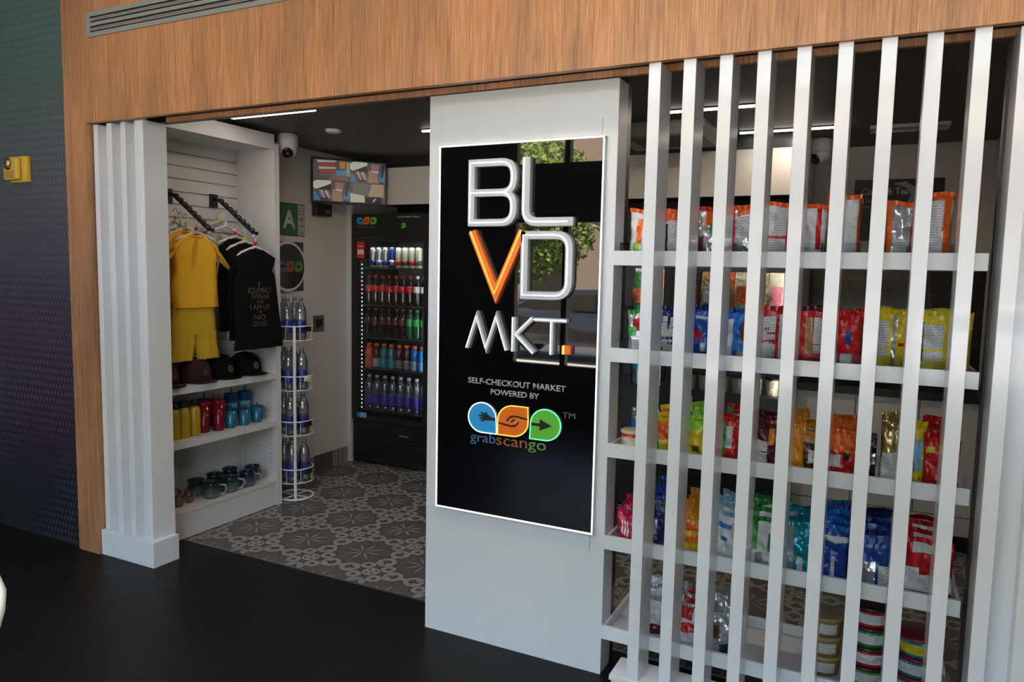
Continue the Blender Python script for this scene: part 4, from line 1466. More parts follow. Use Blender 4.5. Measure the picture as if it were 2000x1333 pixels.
# red sticker & stickers on the door
st = thing('red_sticker', 'red and white sticker at the top left of the cooler door glass', 'sticker', (-3.775, 4.797, 1.68))
obj('sticker_sheet', bx(0, 0.075, 0, 0.0015, 0, 0.13), foil('red'), st)
obj('white_panel', bx(0.008, 0.067, -0.001, 0, 0.03, 0.065), foil('white'), st)
obj('white_line', bx(0.012, 0.06, -0.001, 0, 0.09, 0.097), foil('white'), st)
st = thing('blue_sticker', 'small blue and white sticker at the bottom left of the cooler door', 'sticker', (-3.772, 4.797, 0.385))
obj('sticker_sheet', bx(0, 0.095, 0, 0.0015, 0, 0.04), foil('lblue'), st)
obj('blue_end', bx(0, 0.03, -0.001, 0, 0, 0.04), foil('bblue'), st)
tag(obj('yellow_sticker', bx(0, 0.08, 0, 0.0015, 0, 0.012), mat('olive_sticker', (0.2, 0.2, 0.03), 0.5), None, False, (-3.36, 4.807, 0.262)), 'thin yellow strip sticker on the cooler lower grille', 'sticker')

GRNL = mat('green_soda_label', (0.03, 0.40, 0.10), 0.3)
GRNB = m_glass('green_bottle', (0.35, 0.62, 0.45), 0.12, 0.06, 0.12, (0.1, 0.4, 0.2))
REDL, REDC = foil('red'), mat('red_cap', (0.42, 0.02, 0.02), 0.4)
WL = foil('white')
DRK = mat('dark_red_label', (0.09, 0.025, 0.025), 0.35)
PUR = mat('purple_label', (0.06, 0.035, 0.30), 0.3)
silver = mat('can_silver', (0.55, 0.58, 0.62), 0.25, 0.85)
blu = mat('can_blue', (0.02, 0.04, 0.25), 0.25, 0.4)
cream_ = mat('can_cream', (0.50, 0.52, 0.42), 0.3, 0.3)
redb = mat('can_red', (0.4, 0.02, 0.03), 0.3, 0.3)
nx = 9
xs_ = [-3.755 + i * 0.0635 for i in range(9)]
YFR = 4.915


def sp_(c):
    return mat('drink_%02d%02d%02d' % tuple(int(v * 99) for v in c), c, 0.12, coat=0.3)


for i, x in enumerate(xs_[1:] + [xs_[-1] + 0.06]):
    if i > 7:
        break
    kinds = [(silver, blu), (silver, mat('can_pale_blue', (0.3, 0.45, 0.6), 0.3, 0.5)), (silver, blu), (blu, silver), (cream_, redb), (cream_, mat('can_dark', (0.05, 0.05, 0.05), 0.3)), (cream_, redb), (cream_, mat('can_dark', (0.05, 0.05, 0.05), 0.3))][i]
    bottle('can', kinds[0], silver, kinds[1], (x - 0.01, YFR, zsh[4]), 'slim %s can, %s from left, cooler top shelf' % (('silver and blue', 'silver and pale blue', 'silver and blue', 'dark blue', 'cream and red', 'cream and black', 'cream and red', 'cream and black')[i], ORD[i]), 'drink can', 'slim cans on the cooler top shelf', 'drink_can')
for i in range(9):
    x = -3.742 + i * 0.0675
    last = i >= 7
    bottle('soda', COLA if not last else COLA, REDC if not last else WL, REDL if not last else WL, (x, YFR, zsh[3]), 'cola bottle with %s label, %s from left on second cooler shelf' % ('white' if last else 'red', ORD[i]), 'bottle', 'cola bottles on the second cooler shelf', 'soda_bottle')
for i in range(9):
    x = -3.742 + i * 0.0675
    g = i >= 6
    bottle('soda', GRNB if g else COLA, mat('green_cap', (0.02, 0.3, 0.06), 0.4) if g else mat('dull_red_cap', (0.16, 0.02, 0.03), 0.4), GRNL if g else DRK, (x, YFR, zsh[2]), '%s soda bottle, %s from left on third cooler shelf' % ('green' if g else 'dark', ORD[i]), 'bottle', 'soda bottles on the third cooler shelf', 'soda_bottle')
OC = mat('orange_cap', (0.6, 0.12, 0.02), 0.4)
sc = [((0.75, 0.08, 0.03), (0.72, 0.1, 0.06), 'orange red'), ((0.16, 0.02, 0.03), (0.4, 0.38, 0.36), 'dark red'), ((0.03, 0.17, 0.22), (0.06, 0.25, 0.3), 'teal'), ((0.03, 0.17, 0.22), (0.06, 0.25, 0.3), 'teal'),
      ((0.08, 0.012, 0.015), (0.16, 0.15, 0.15), 'dark red'), ((0.08, 0.012, 0.015), (0.16, 0.15, 0.15), 'dark red'), ((0.01, 0.10, 0.42), (0.2, 0.25, 0.3), 'blue'), ((0.01, 0.20, 0.65), (0.1, 0.3, 0.5), 'bright blue')]
for i in range(8):
    c, l, nm = sc[i]
    bottle('sport', sp_(c), OC, sp_(l), (-3.738 + i * 0.0745, YFR, zsh[1]), '%s sports drink with orange cap, %s from left, fourth cooler shelf' % (nm, ORD[i]), 'bottle', 'sports drinks on the fourth cooler shelf', 'sports_drink_bottle')
for i in range(8):
    bottle('water', WATERM, mat('pale_cap', (0.55, 0.56, 0.6), 0.4), PUR, (-3.736 + i * 0.078, YFR, zsh[0]), 'clear bottle with purple label, %s from left on lowest cooler shelf' % ORD[i], 'bottle', 'water bottles on the lowest cooler shelf', 'water_bottle')

# two coolers seen between the slats
c2 = cooler(-1.955, -1.212, 'black glass door cooler of juices and water, behind the first slats', False)
c3 = cooler(-1.209, -0.466, 'black glass door cooler of packed food, behind the middle slats', False)
for cc in (c2, c3):
    for z in (0.437, 0.84, 1.12, 1.36):
        shelf_wire(cc, 0.3715, z)


def foodpack(x, y, z, c1_, c2_, kind, lab, grp):
    if kind == 0:      # upright film pack
        tt = thing('food_pack', lab, 'food pack', (x, y, z), 0, grp)
        b = B()
        loft(b, [[(-0.05, -0.015, 0.0), (0.05, -0.015, 0), (0.05, 0.015, 0), (-0.05, 0.015, 0)], [(-0.052, -0.03, 0.07), (0.052, -0.03, 0.07), (0.052, 0.03, 0.07), (-0.052, 0.03, 0.07)], [(-0.05, -0.004, 0.15), (0.05, -0.004, 0.15), (0.05, 0.004, 0.15), (-0.05, 0.004, 0.15)]])
        bmesh.ops.recalc_face_normals(b, faces=b.faces[:])
        obj('pouch', b, c1_, tt)
        obj('label', bx(-0.035, 0.035, -0.033, -0.029, 0.035, 0.1), c2_, tt)
    elif kind == 1:    # cup with lid
        tt = thing('food_cup', lab, 'food cup', (x, y, z), 0, grp)
        obj('cup', lathe(B(), [(0.036, 0), (0.046, 0.08)], 18), c1_, tt, True)
        obj('lid', lathe(B(), [(0.05, 0.08), (0.05, 0.09)], 18), c2_, tt)
    else:              # sandwich wedge box
        tt = thing('sandwich_box', lab, 'food box', (x, y, z), 0, grp)
        b = B()
        loft(b, [[(-0.05, -0.03, 0), (0.05, -0.03, 0), (0.05, 0.05, 0), (-0.05, 0.05, 0)], [(-0.05, -0.03, 0.05), (0.05, -0.03, 0.05), (0.05, 0.05, 0.11), (-0.05, 0.05, 0.11)]])
        bmesh.ops.recalc_face_normals(b, faces=b.faces[:])
        obj('tray', b, c1_, tt)
        obj('label', bx(-0.03, 0.03, -0.0315, -0.0295, 0.01, 0.04), c2_, tt)
    return tt


jc = [('green', 'orange'), ('lime', 'white'), ('orange', 'green'), ('lime', 'white')]
for sh, z in enumerate((1.36, 1.12, 0.84, 0.437)):
    for i in range(3):
        x = -1.475 + i * 0.085
        shn = ('top', 'second', 'third', 'lowest')[sh]
        if sh in (0, 1):
            a, b_ = jc[(i + sh * 2) % 4]
            jb = bottle('juice', foil(a), foil('white'), foil(b_), (x, 4.92, z), '%s juice bottle, %s from left, %s shelf of the juice cooler' % (a, ORD[i], shn), 'bottle', 'juice bottles behind the first slats', 'juice_bottle')
            jb.scale = (1.15, 1.15, 1.45 if sh == 0 else 1.1)
        else:
            bottle('soda', WATERM, foil('white'), foil('teal' if sh == 2 else 'bblue'), (x, 4.92, z), 'clear water bottle, %s from left, %s shelf of the juice cooler' % (ORD[i], shn), 'bottle', 'water bottles behind the first slats', 'water_bottle')
fr_ = random.Random(5)
fc = ['orange', 'brown', 'gold', 'cream', 'red', 'tan', 'amber', 'green', 'white', 'black']
for sh, z in enumerate((1.36, 1.12, 0.84, 0.437)):
    for i in range(6):
        x = -1.10 + i * 0.106
        shn = ('top', 'second', 'third', 'lowest')[sh]
        a, b_ = fr_.sample(fc, 2)
        kd = (0, 2, 1, 2)[sh]
        if sh == 0 and i == 5:
            a, b_ = 'cream', 'pink'
        if kd == 1:
            a, b_ = 'cream', 'black'
        fp = foodpack(x, 4.93, z, foil(a), foil(b_), kd, '%s and %s food %s, %s from left, %s shelf of food cooler' % (a, b_, ('pack', 'cup', 'box')[kd], ORD[i], shn), 'packed food on the %s cooler shelf' % shn)
        fp.scale = (1.0, 1.0, (1.75, 1.1, 1.3, 1.6)[sh])

# coffee corner
t = thing('base_cabinet', 'white base cabinets under the coffee counter', 'cabinet', (-0.43, 4.93, 0))
obj('body', bx(0.002, 1.028, 0.02, 0.555, 0.1, 0.90), SATIN, t)
obj('plinth', bx(0.002, 1.028, 0.06, 0.555, 0.0, 0.1), BLACK, t)
for i in range(3):
    d_ = obj('door', bx(0.008 + i * 0.342, 0.342 + i * 0.342, 0.0, 0.019, 0.22, 0.895, 0.002), SATIN, t)
obj('lower_panel', bx(0.008, 1.022, 0.0, 0.019, 0.105, 0.215, 0.002), SATIN, t)
tag(obj('countertop', bx(-0.429, 0.599, 4.90, 5.486, 0.902, 0.945), BLACK), 'black coffee countertop on the white cabinets', 'countertop')
t = thing('coffee_poster', 'black coffee and tea poster on the back wall behind the slats', 'poster', (0.075, 5.5, 1.85))
obj('sheet', bx(-0.26, 0.26, -0.008, -0.001, 0, 0.40), mat('poster_black', (0.012, 0.013, 0.014), 0.4), t)
pw = mat('poster_white', (0.5, 0.5, 0.49), 0.5)
text('Coffee & Tea', pw, t, 'lettering', -0.215, 0.06, 0.30, 0.345, 'xz', -0.008, 0.0008, 0.02)
text('A Guide on How to', mat('poster_grey', (0.3, 0.3, 0.3), 0.5), t, 'lettering', -0.215, 0.01, 0.25, 0.275, 'xz', -0.008, 0.0008)
text('Brew the Perfect Cup', mat('poster_grey', (0.3, 0.3, 0.3), 0.5), t, 'lettering', -0.215, 0.02, 0.21, 0.235, 'xz', -0.008, 0.0008)
cpb = B()
prism(cpb, [(-0.02, 0.12), (0.06, 0.14), (0.12, 0.33), (0.04, 0.385), (-0.03, 0.37), (0.05, 0.34), (0.075, 0.30), (0.03, 0.17)], -0.0095, -0.008)
prism(cpb, [(-0.06, 0.075), (0.17, 0.075), (0.13, 0.10), (-0.02, 0.11)], -0.0095, -0.008)
obj('cup_picture', cpb, mat('poster_steel', (0.28, 0.28, 0.27), 0.4), t)
for i, x in enumerate((-0.13, 0.045)):
    t = thing('coffee_airpot', 'black coffee airpot on the counter, ' + ('left one' if i == 0 else 'right one'), 'airpot', (x, 5.25, 0.945), 0, 'black coffee airpots')
    obj('body', lathe(B(), [(0.07, 0), (0.07, 0.24), (0.06, 0.26)], 20), BLACK, t, True)
    obj('pump_lid', lathe(B(), [(0.055, 0.26), (0.05, 0.29), (0.02, 0.30)], 20), STEEL, t, True)
    obj('spout', tube(B(), [(0, -0.06, 0.25), (0, -0.1, 0.25), (0, -0.11, 0.225)], 0.008, 8), BLACK, t)
t = thing('wall_outlet', 'white double wall outlet on the black tiles', 'outlet', (-0.045, 5.488, 1.18))
obj('plate', bx(-0.035, 0.035, -0.006, -0.001, 0, 0.115, 0.001), SATIN, t)
obj('socket', bx(-0.015, 0.015, -0.008, -0.006, 0.02, 0.05), mat('port_grey', (0.1, 0.1, 0.1), 0.4), t)
obj('socket', bx(-0.015, 0.015, -0.008, -0.006, 0.065, 0.095), mat('port_grey', (0.1, 0.1, 0.1), 0.4), t)

# ================================================================== SPINNER RACK
RX, RY, RR_ = -3.562, 3.85, 0.122
t = thing('bottle_spinner_rack', 'white wire spinner rack holding water bottles beside the shelf unit', 'rack', (RX, RY, 0))


def circ(r, z, n=36):
    return [(r * math.cos(2 * PI * k / n), r * math.sin(2 * PI * k / n), z) for k in range(n)]


b = tube(B(), circ(RR_, 0.012), 0.007, 6, True)
for a in range(4):
    tube(b, [(0, 0, 0.012), (RR_ * math.cos(a * PI / 2), RR_ * math.sin(a * PI / 2), 0.012)], 0.005, 6)
obj('base_ring', b, WIREW, t)
az0 = math.atan2(-RY, -RX)
obj('centre_pole', tube(B(), [(0, 0, 0.01), (0, 0, 1.22)], 0.008, 8), WIREW, t)
obj('upright_bar', tube(B(), [(RR_ * math.cos(az0), RR_ * math.sin(az0), 0.005), (RR_ * math.cos(az0), RR_ * math.sin(az0), 1.20)], 0.0105, 8), WIREW, t)
tiers = (1.105, 0.765, 0.455, 0.125)
for ti, z in enumerate(tiers):
    b = tube(B(), circ(RR_, z), 0.0035, 6, True)
    tube(b, circ(RR_, z + 0.095), 0.0045, 6, True)
    for kx in range(8):
        a = az0 + 0.3 + kx * PI / 4
        tube(b, [(RR_ * math.cos(a), RR_ * math.sin(a), z), (RR_ * math.cos(a), RR_ * math.sin(a), z + 0.095)], 0.002, 5)
        tube(b, [(0.0, 0.0, z - 0.003), (RR_ * math.cos(a), RR_ * math.sin(a), z - 0.003)], 0.002, 5)
    for kx in (0.35, 0.7):
        tube(b, circ(RR_ * kx, z - 0.003, 24), 0.002, 5, True)
    o = obj('basket_tier', b, WIREW, t)
    a0 = az0 + 0.75
    tb = B()
    vsn = []
    for zz in (z + 0.06, z + 0.095):
        vsn.append([tb.verts.new(((RR_ + 0.006) * math.cos(a0 - 0.25 + q * 0.1), (RR_ + 0.006) * math.sin(a0 - 0.25 + q * 0.1), zz)) for q in range(6)])
    for q in range(5):
        tb.faces.new((vsn[0][q], vsn[0][q + 1], vsn[1][q + 1], vsn[1][q]))
    ex = bmesh.ops.extrude_face_region(tb, geom=tb.faces[:])
    for v in [g for g in ex['geom'] if isinstance(g, bmesh.types.BMVert)]:
        v.co.x *= 1.02
        v.co.y *= 1.02
    bmesh.ops.recalc_face_normals(tb, faces=tb.faces[:])
    obj('price_tag', tb, BLACK if ti != 1 else WL, o)
NAVL = mat('deep_blue_label', (0.012, 0.03, 0.17), 0.3)
for ti, z in enumerate(tiers):
    cnt = 4
    for q in range(cnt):
        a = az0 + 0.62 - q * 1.27 + ti * 0.13
        tn = ('top', 'second', 'third', 'lowest')[ti]
        side = ['at the right front', 'at the left front', 'at the left side', 'at the far side', 'at the right rear'][q]
        bottle('water', WATERM, WATERM, NAVL, (RX + 0.0715 * math.cos(a), RY + 0.0715 * math.sin(a), z + 0.0008), 'clear blue-label water bottle %s of the %s spinner tier' % (side, tn), 'bottle', 'water bottles in the spinner rack', 'water_bottle', a)

# ================================================================== SNACKS IN THE TRAYS
def pouch(w_, h_, th, base, top, stripes=(), panel=None, seed=0, crimp=0.016, bot=None, nu=14, nv=18):
    """returns (pouch bm, mats, seal bm, panel bm)"""
    r_ = random.Random(seed)
    ph = [r_.random() * 6 for _ in range(6)]
    lean = r_.uniform(-0.02, 0.02)
    twist = r_.uniform(-0.12, 0.12)

    def P(u, v, side, off=0.0):
        pin = (max(0.0, math.sin(PI * min(max(u, 0), 1)))) ** 0.55 * (max(0.0, math.sin(PI * (0.04 + 0.93 * v)))) ** 0.6
        ww = w_ * (0.92 + 0.08 * (abs(2 * v - 1)) ** 2)
        x = (u - 0.5) * ww
        y = side * (th / 2 * pin + off) * (1.15 if v < 0.45 else 1)
        wr = 0.005 * math.sin(u * 9 + ph[0] + v * 6) + 0.005 * math.sin(v * 17 + ph[1] + u * 5) + 0.0032 * math.sin(u * 23 + ph[2]) * (abs(2 * v - 1))
        y += wr * (0.6 + 0.4 * pin)
        y += lean * v + math.sin(u * 7 + ph[4]) * 0.004 * v * v
        z = v * h_ + 0.004 * math.sin(u * 5 + ph[3]) * v
        x2 = x * math.cos(twist * v) - y * math.sin(twist * v)
        y2 = x * math.sin(twist * v) + y * math.cos(twist * v)
        return (x2, y2, max(z, 0.0))
    names = [base]
    b = B()
    for side in (-1, 1):
        g = [[b.verts.new(P(i / nu, j / nv, side)) for i in range(nu + 1)] for j in range(nv + 1)]
        for j in range(nv):
            for i in range(nu):
                f = b.faces.new((g[j][i], g[j][i + 1], g[j + 1][i + 1], g[j + 1][i]) if side < 0 else (g[j][i], g[j + 1][i], g[j + 1][i + 1], g[j][i + 1]))
                uc, vc = (i + 0.5) / nu, (j + 0.5) / nv
                mi = base
                for (a0, a1, c0, c1, cn) in stripes:
                    if a0 <= uc <= a1 and c0 <= vc <= c1:
                        mi = cn
                if side > 0 and bot:
                    mi = bot
                if mi not in names:
                    names.append(mi)
                f.material_index = names.index(mi)
    bmesh.ops.remove_doubles(b, verts=b.verts[:], dist=0.00005)
    s = B()
    sv = []
    n = 16
    for i in range(n + 1):
        u = i / n
        p = Vector(P(u, 1.0, 1))
        z = 0.002 * (1 if i % 2 else -1)
        sv.append([s.verts.new((p.x, p.y - 0.0012 + z, p.z - 0.001)), s.verts.new((p.x * 1.02, p.y - 0.0012 + z, p.z + crimp)), s.verts.new((p.x * 1.02, p.y + 0.0012 + z, p.z + crimp)), s.verts.new((p.x, p.y + 0.0012 + z, p.z - 0.001))])
    for a, c in zip(sv, sv[1:]):
        for q in range(4):
            s.faces.new((a[q], a[(q + 1) % 4], c[(q + 1) % 4], c[q]))
    s.faces.new(sv[0])
    s.faces.new(sv[-1])
    bmesh.ops.recalc_face_normals(s, faces=s.faces[:])
    pb = None
    if panel:
        pb = B()
        u0, u1, v0, v1 = panel
        g = [[pb.verts.new(P(u0 + (u1 - u0) * i / 6, v0 + (v1 - v0) * j / 10, -1, 0.0012)) for i in range(7)] for j in range(11)]
        for j in range(10):
            for i in range(6):
                pb.faces.new((g[j][i], g[j][i + 1], g[j + 1][i + 1], g[j + 1][i]))
    return b, names, s, pb


def snack(name, cat, lab, grp, x, y, z, w_, h_, th, base, top, stripes, panel, seed, rz=0.0, bot=None, pm=None):
    tt = thing(name, lab, cat, (x, y, z), rz, grp)
    b, names, s, pb = pouch(w_, h_, th, base, top, stripes, panel, seed, bot=bot)
    obj('pouch', b, [foil(n) for n in names], tt, True)
    obj('top_seal', s, foil(top), tt)
    if pb:
        obj('back_label', pb, pm or PRINT, tt, True)
    return tt


def gapname(x):
    gaps = [(sx0[i] + sx0[i + 1]) / 2 for i in range(8)]
    i = min(range(8), key=lambda q: abs(gaps[q] * 1.06 - x))
    if x > sx0[8] * 1.04:
        return 'beyond the last slat'
    if x < sx0[0] * 1.03:
        return 'left of the first slat'
    return 'in the %s gap between slats' % ORD[i]


acr = None


def bin_(x, z, wdt, hgt, tn, idx):
    global acr
    if acr is None:
        b = bx(-0.5, 0.5, -0.165, -0.163, 0, 1)
        box(b, -0.5, 0.5, 0.163, 0.165, 0, 1)
        box(b, -0.5, -0.48, -0.163, 0.163, 0, 1)
        box(b, 0.48, 0.5, -0.163, 0.163, 0, 1)
        acr = obj('acrylic_bin', b, ACRY)
        o = acr
    else:
        o = acr.copy()
        COL.objects.link(o)
    o.location = (x, 2.887, z)
    o.scale = (wdt, 1, hgt)
    tag(o, 'clear acrylic snack bin in the %s tray, %s from the sign panel' % (tn, ORD[idx]), 'bin', 'clear bins in the display trays')


YI = 2.80
# each: (x centre, width, height, base, top, stripes, panel, second-layer?)
WP = (0.12, 0.62, 0.2, 0.86)
T = {}
Ob = [(0, 0.12, 0, 1, 'orange'), (0.86, 1, 0, 1, 'orange')]
rows = {
    0: [(-0.835, 0.105, 0.17, 'white', 'orange', [(0.35, 0.6, 0.4, 0.9, 'orange'), (0.2, 0.5, 0.1, 0.4, 'lime')], None),
        (-0.695, 0.10, 0.165, 'white', 'orange', [(0, 1, 0.82, 1, 'orange'), (0, 0.15, 0, 0.8, 'black'), (0.15, 0.3, 0.6, 0.8, 'green')], WP),
        (-0.572, 0.10, 0.17, 'foil', 'red', [(0.3, 0.7, 0.7, 1, 'orange'), (0.5, 0.8, 0.55, 0.75, 'green'), (0, 0.3, 0.2, 0.5, 'maroon')], None),
        (-0.445, 0.11, 0.175, 'foil', 'orange', [(0, 0.12, 0, 1, 'red'), (0.2, 0.7, 0.9, 1, 'orange')], (0.2, 0.8, 0.45, 0.88)),
        (-0.330, 0.10, 0.185, 'white', 'orange', [(0.78, 0.92, 0, 1, 'red'), (0, 0.78, 0.42, 0.5, 'red')], WP),
        (-0.212, 0.085, 0.17, 'white', 'orange', [(0.6, 0.75, 0.3, 1, 'red')], None),
        (-0.122, 0.115, 0.205, 'white', 'orange', [(0.93, 1, 0, 1, 'orange'), (0, 0.06, 0.0, 1, 'orange')], (0.12, 0.5, 0.35, 0.92)),
        (0.052, 0.10, 0.175, 'foil', 'orange', [(0, 0.2, 0, 1, 'orange'), (0.84, 1, 0, 1, 'red')], (0.28, 0.75, 0.1, 0.45)),
        (0.155, 0.105, 0.205, 'white', 'orange', [(0.7, 0.92, 0.1, 1, 'orange'), (0, 0.7, 0.52, 0.56, 'orange'), (0, 1, 0.92, 1, 'orange'), (0.7, 1, 0.0, 0.1, 'bblue')], (0.05, 0.66, 0.12, 0.88)),
        (0.250, 0.075, 0.20, 'foil', 'orange', [(0.0, 0.14, 0.05, 0.95, 'orange'), (0.4, 0.55, 0.05, 0.95, 'orange'), (0, 1, 0, 0.08, 'bblue')], None)],
    1: [(-0.832, 0.09, 0.15, 'foil', 'green', [(0.3, 0.8, 0.6, 0.9, 'red'), (0, 0.5, 0.5, 0.7, 'green')], (0.3, 0.9, 0.1, 0.5)),
        (-0.722, 0.105, 0.165, 'navy', 'navy', [], (0.05, 0.9, 0.08, 0.88)),
        (-0.585, 0.10, 0.175, 'blue', 'navy', [(0.2, 0.8, 0.82, 0.9, 'white'), (0.15, 0.5, 0.45, 0.6, 'red'), (0.5, 0.7, 0.2, 0.4, 'white')], None),
        (-0.452, 0.105, 0.165, 'bblue', 'blue', [(0.1, 0.25, 0, 0.9, 'white'), (0.55, 0.9, 0.45, 0.85, 'brown'), (0.5, 0.85, 0.12, 0.3, 'white')], None),
        (-0.333, 0.11, 0.18, 'red', 'red', [(0.7, 0.85, 0, 0.95, 'white')], (0.0, 0.6, 0.05, 0.9)),
        (-0.205, 0.10, 0.185, 'red', 'maroon', [(0.3, 0.55, 0.3, 0.9, 'tan')], (0.6, 0.95, 0.3, 0.9)),
        (-0.088, 0.10, 0.175, 'red', 'red', [(0.4, 0.65, 0.5, 0.72, 'blue'), (0.3, 0.7, 0.18, 0.34, 'white')], None),
        (0.05, 0.11, 0.185, 'yellow', 'yellow', [(0.5, 0.62, 0.1, 1, 'foil'), (0.7, 0.95, 0.5, 0.56, 'red'), (0.66, 1, 0.02, 0.1, 'orange')], (0.02, 0.4, 0.3, 0.88)),
        (0.175, 0.125, 0.19, 'yellow', 'yellow', [(0.0, 0.2, 0.3, 0.9, 'brown'), (0.9, 1, 0, 1, 'foil')], (0.2, 0.72, 0.3, 0.86)),
        (0.272, 0.06, 0.185, 'yellow', 'yellow', [(0.3, 0.7, 0.1, 0.6, 'amber')], None)],
    2: [(-0.715, 0.09, 0.14, 'orange', 'yellow', [(0, 0.4, 0, 0.6, 'green'), (0.4, 0.8, 0, 0.5, 'yellow')], None),
        (-0.585, 0.10, 0.165, 'yellow', 'lime', [(0, 1, 0.78, 1, 'lime'), (0.35, 0.7, 0.25, 0.4, 'brown')], None),
        (-0.458, 0.095, 0.165, 'red', 'red', [(0.3, 0.6, 0.4, 0.9, 'white'), (0, 0.25, 0, 1, 'green')], None),
        (-0.330, 0.10, 0.16, 'maroon', 'maroon', [(0.6, 0.8, 0.6, 1, 'amber')], (0.1, 0.55, 0.1, 0.72)),
        (-0.232, 0.07, 0.175, 'amber', 'amber', [], None),
        (-0.175, 0.075, 0.145, 'brown', 'amber', [(0.3, 0.8, 0.35, 0.65, 'white'), (0, 1, 0.85, 1, 'tan')], None),
        (-0.082, 0.11, 0.165, 'red', 'orange', [(0, 1, 0.6, 1, 'orange'), (0.1, 0.5, 0.3, 0.55, 'white'), (0.55, 0.75, 0.45, 0.6, 'black')], None),
        (0.075, 0.08, 0.20, 'white', 'gold', [(0, 1, 0.62, 1, 'gold')], (0.1, 0.9, 0.02, 0.55)),
        (0.15, 0.055, 0.19, 'yellow', 'yellow', [(0.3, 0.8, 0.3, 0.75, 'lblue')], None),
        (0.205, 0.085, 0.19, 'red', 'red', [(0.1, 0.4, 0.7, 0.82, 'yellow'), (0.5, 0.8, 0.2, 0.36, 'white')], None),
        (0.272, 0.04, 0.13, 'red', 'red', [], None)],
    3: [(-0.855, 0.085, 0.12, 'crimson', 'crimson', [(0.3, 0.36, 0.2, 0.8, 'white'), (0.45, 0.5, 0.2, 0.8, 'white'), (0.6, 0.66, 0.2, 0.8, 'white')], None),
        (-0.72, 0.09, 0.20, 'navy', 'blue', [(0.2, 0.5, 0.3, 0.6, 'foil')], None),
        (-0.585, 0.085, 0.18, 'orange', 'amber', [(0, 1, 0.05, 0.3, 'yellow'), (0, 1, 0.45, 0.55, 'yellow'), (0, 1, 0.75, 1, 'amber')], None),
        (-0.458, 0.10, 0.18, 'white', 'lblue', [(0, 1, 0.75, 0.85, 'bblue'), (0.3, 0.6, 0.45, 0.55, 'bblue'), (0.7, 1, 0.55, 0.9, 'cream')], None),
        (-0.332, 0.10, 0.18, 'white', 'green', [(0.1, 0.35, 0.4, 1, 'green'), (0.3, 0.6, 0, 0.35, 'grey'), (0.8, 1, 0.4, 0.8, 'green')], None),
        (-0.205, 0.105, 0.18, 'teal', 'teal', [(0, 0.35, 0, 1, 'grey'), (0.5, 0.7, 0, 0.4, 'white')], None),
        (-0.088, 0.105, 0.20, 'blue', 'bblue', [(0, 1, 0.8, 0.9, 'white'), (0.4, 0.6, 0, 0.5, 'white')], None),
        (0.047, 0.115, 0.195, 'blue', 'navy', [(0.1, 0.5, 0, 0.5, 'foil')], (0.6, 0.95, 0.05, 0.45)),
        (0.178, 0.115, 0.20, 'red', 'red', [(0, 1, 0.1, 0.42, 'white'), (0.1, 0.5, 0.42, 0.55, 'white'), (0.3, 0.9, 0.85, 1, 'white')], None),
        (0.268, 0.05, 0.15, 'red', 'red', [(0, 1, 0.1, 0.45, 'white')], None)],
    4: [(-0.725, 0.09, 0.17, 'white', 'foil', [(0, 0.4, 0.3, 0.7, 'tan'), (0.4, 1, 0.1, 0.4, 'maroon')], None),
        (-0.59, 0.09, 0.16, 'white', 'foil', [(0, 1, 0.4, 0.62, 'red'), (0.2, 0.8, 0.75, 1, 'red')], None),
        (-0.465, 0.095, 0.18, 'foil', 'foil', [(0, 0.6, 0.4, 0.8, 'brown'), (0.6, 1, 0, 0.3, 'navy')], None)],
}
cn = {'foil': 'silver', 'amber': 'amber orange', 'bblue': 'bright blue', 'lblue': 'pale blue', 'navy': 'dark blue'}
for ri, lst in rows.items():
    zt = TRZ[ri] + 0.0125
    for i, (x, w_, h_, base, top, st_, pn) in enumerate(lst):
        bn_, tn_ = cn.get(base, base), cn.get(top, top)
        des = ('%s snack bag' % bn_) if bn_ == tn_ else '%s snack bag with %s top seal' % (bn_, tn_)
        h2 = h_ + 0.022
        lab = '%s, %s, %s tray' % (des, ('far left' if i == 0 else '%s from left in front' % ORD[i] if i < len(lst) - 1 else 'rightmost'), TN[ri])
        lay = (2, 2, 3, 4, 3)[ri] if w_ > 0.065 else 1
        gap_ = (0.085, 0.085, 0.062, 0.046, 0.06)[ri]
        thk = (0.05, 0.05, 0.034, 0.024, 0.028)[ri]
        w_ = w_ * 0.94
        if x > 0.23:
            x, w_ = min(x, 0.256), min(w_, 0.048)
        x = max(x, -0.842)
        for q in range(lay):
            r2 = random.Random(ri * 100 + i * 7 + q)
            hh = h2 * ((1.0, 1.0, 1.0) if lay < 3 else (0.84, 0.94, 1.0, 1.03))[q] + (r2.uniform(-0.012, 0.008) if q else 0)
            if q == 0:
                lb_ = lab
            elif q == 1:
                lb_ = '%s behind the %s bag of the %s tray' % (des, ORD[i], TN[ri])
            else:
                lb_ = '%s, %s row back, %s from left, %s tray' % (des, ('', '', 'third', 'fourth')[q], ORD[i], TN[ri])
            snack('snack_bag', 'snack bag', lb_, 'snack bags on the %s tray' % TN[ri], x + (r2.uniform(-0.004, 0.004) if q else 0), YI - (0.02 if lay > 2 else 0) + gap_ * q, zt, w_, hh, thk, base, top, st_, pn if q == 0 else None, ri * 31 + i + q * 500, r2.uniform(-0.04, 0.04))
for ri in (0, 1):
    for i, row in enumerate(rows[ri][:9]):
        wb2 = row[1] * 0.94 + 0.016
        bin_(max(row[0], -0.838), TRZ[ri] + 0.0125, wb2, 0.075, TN[ri], i)


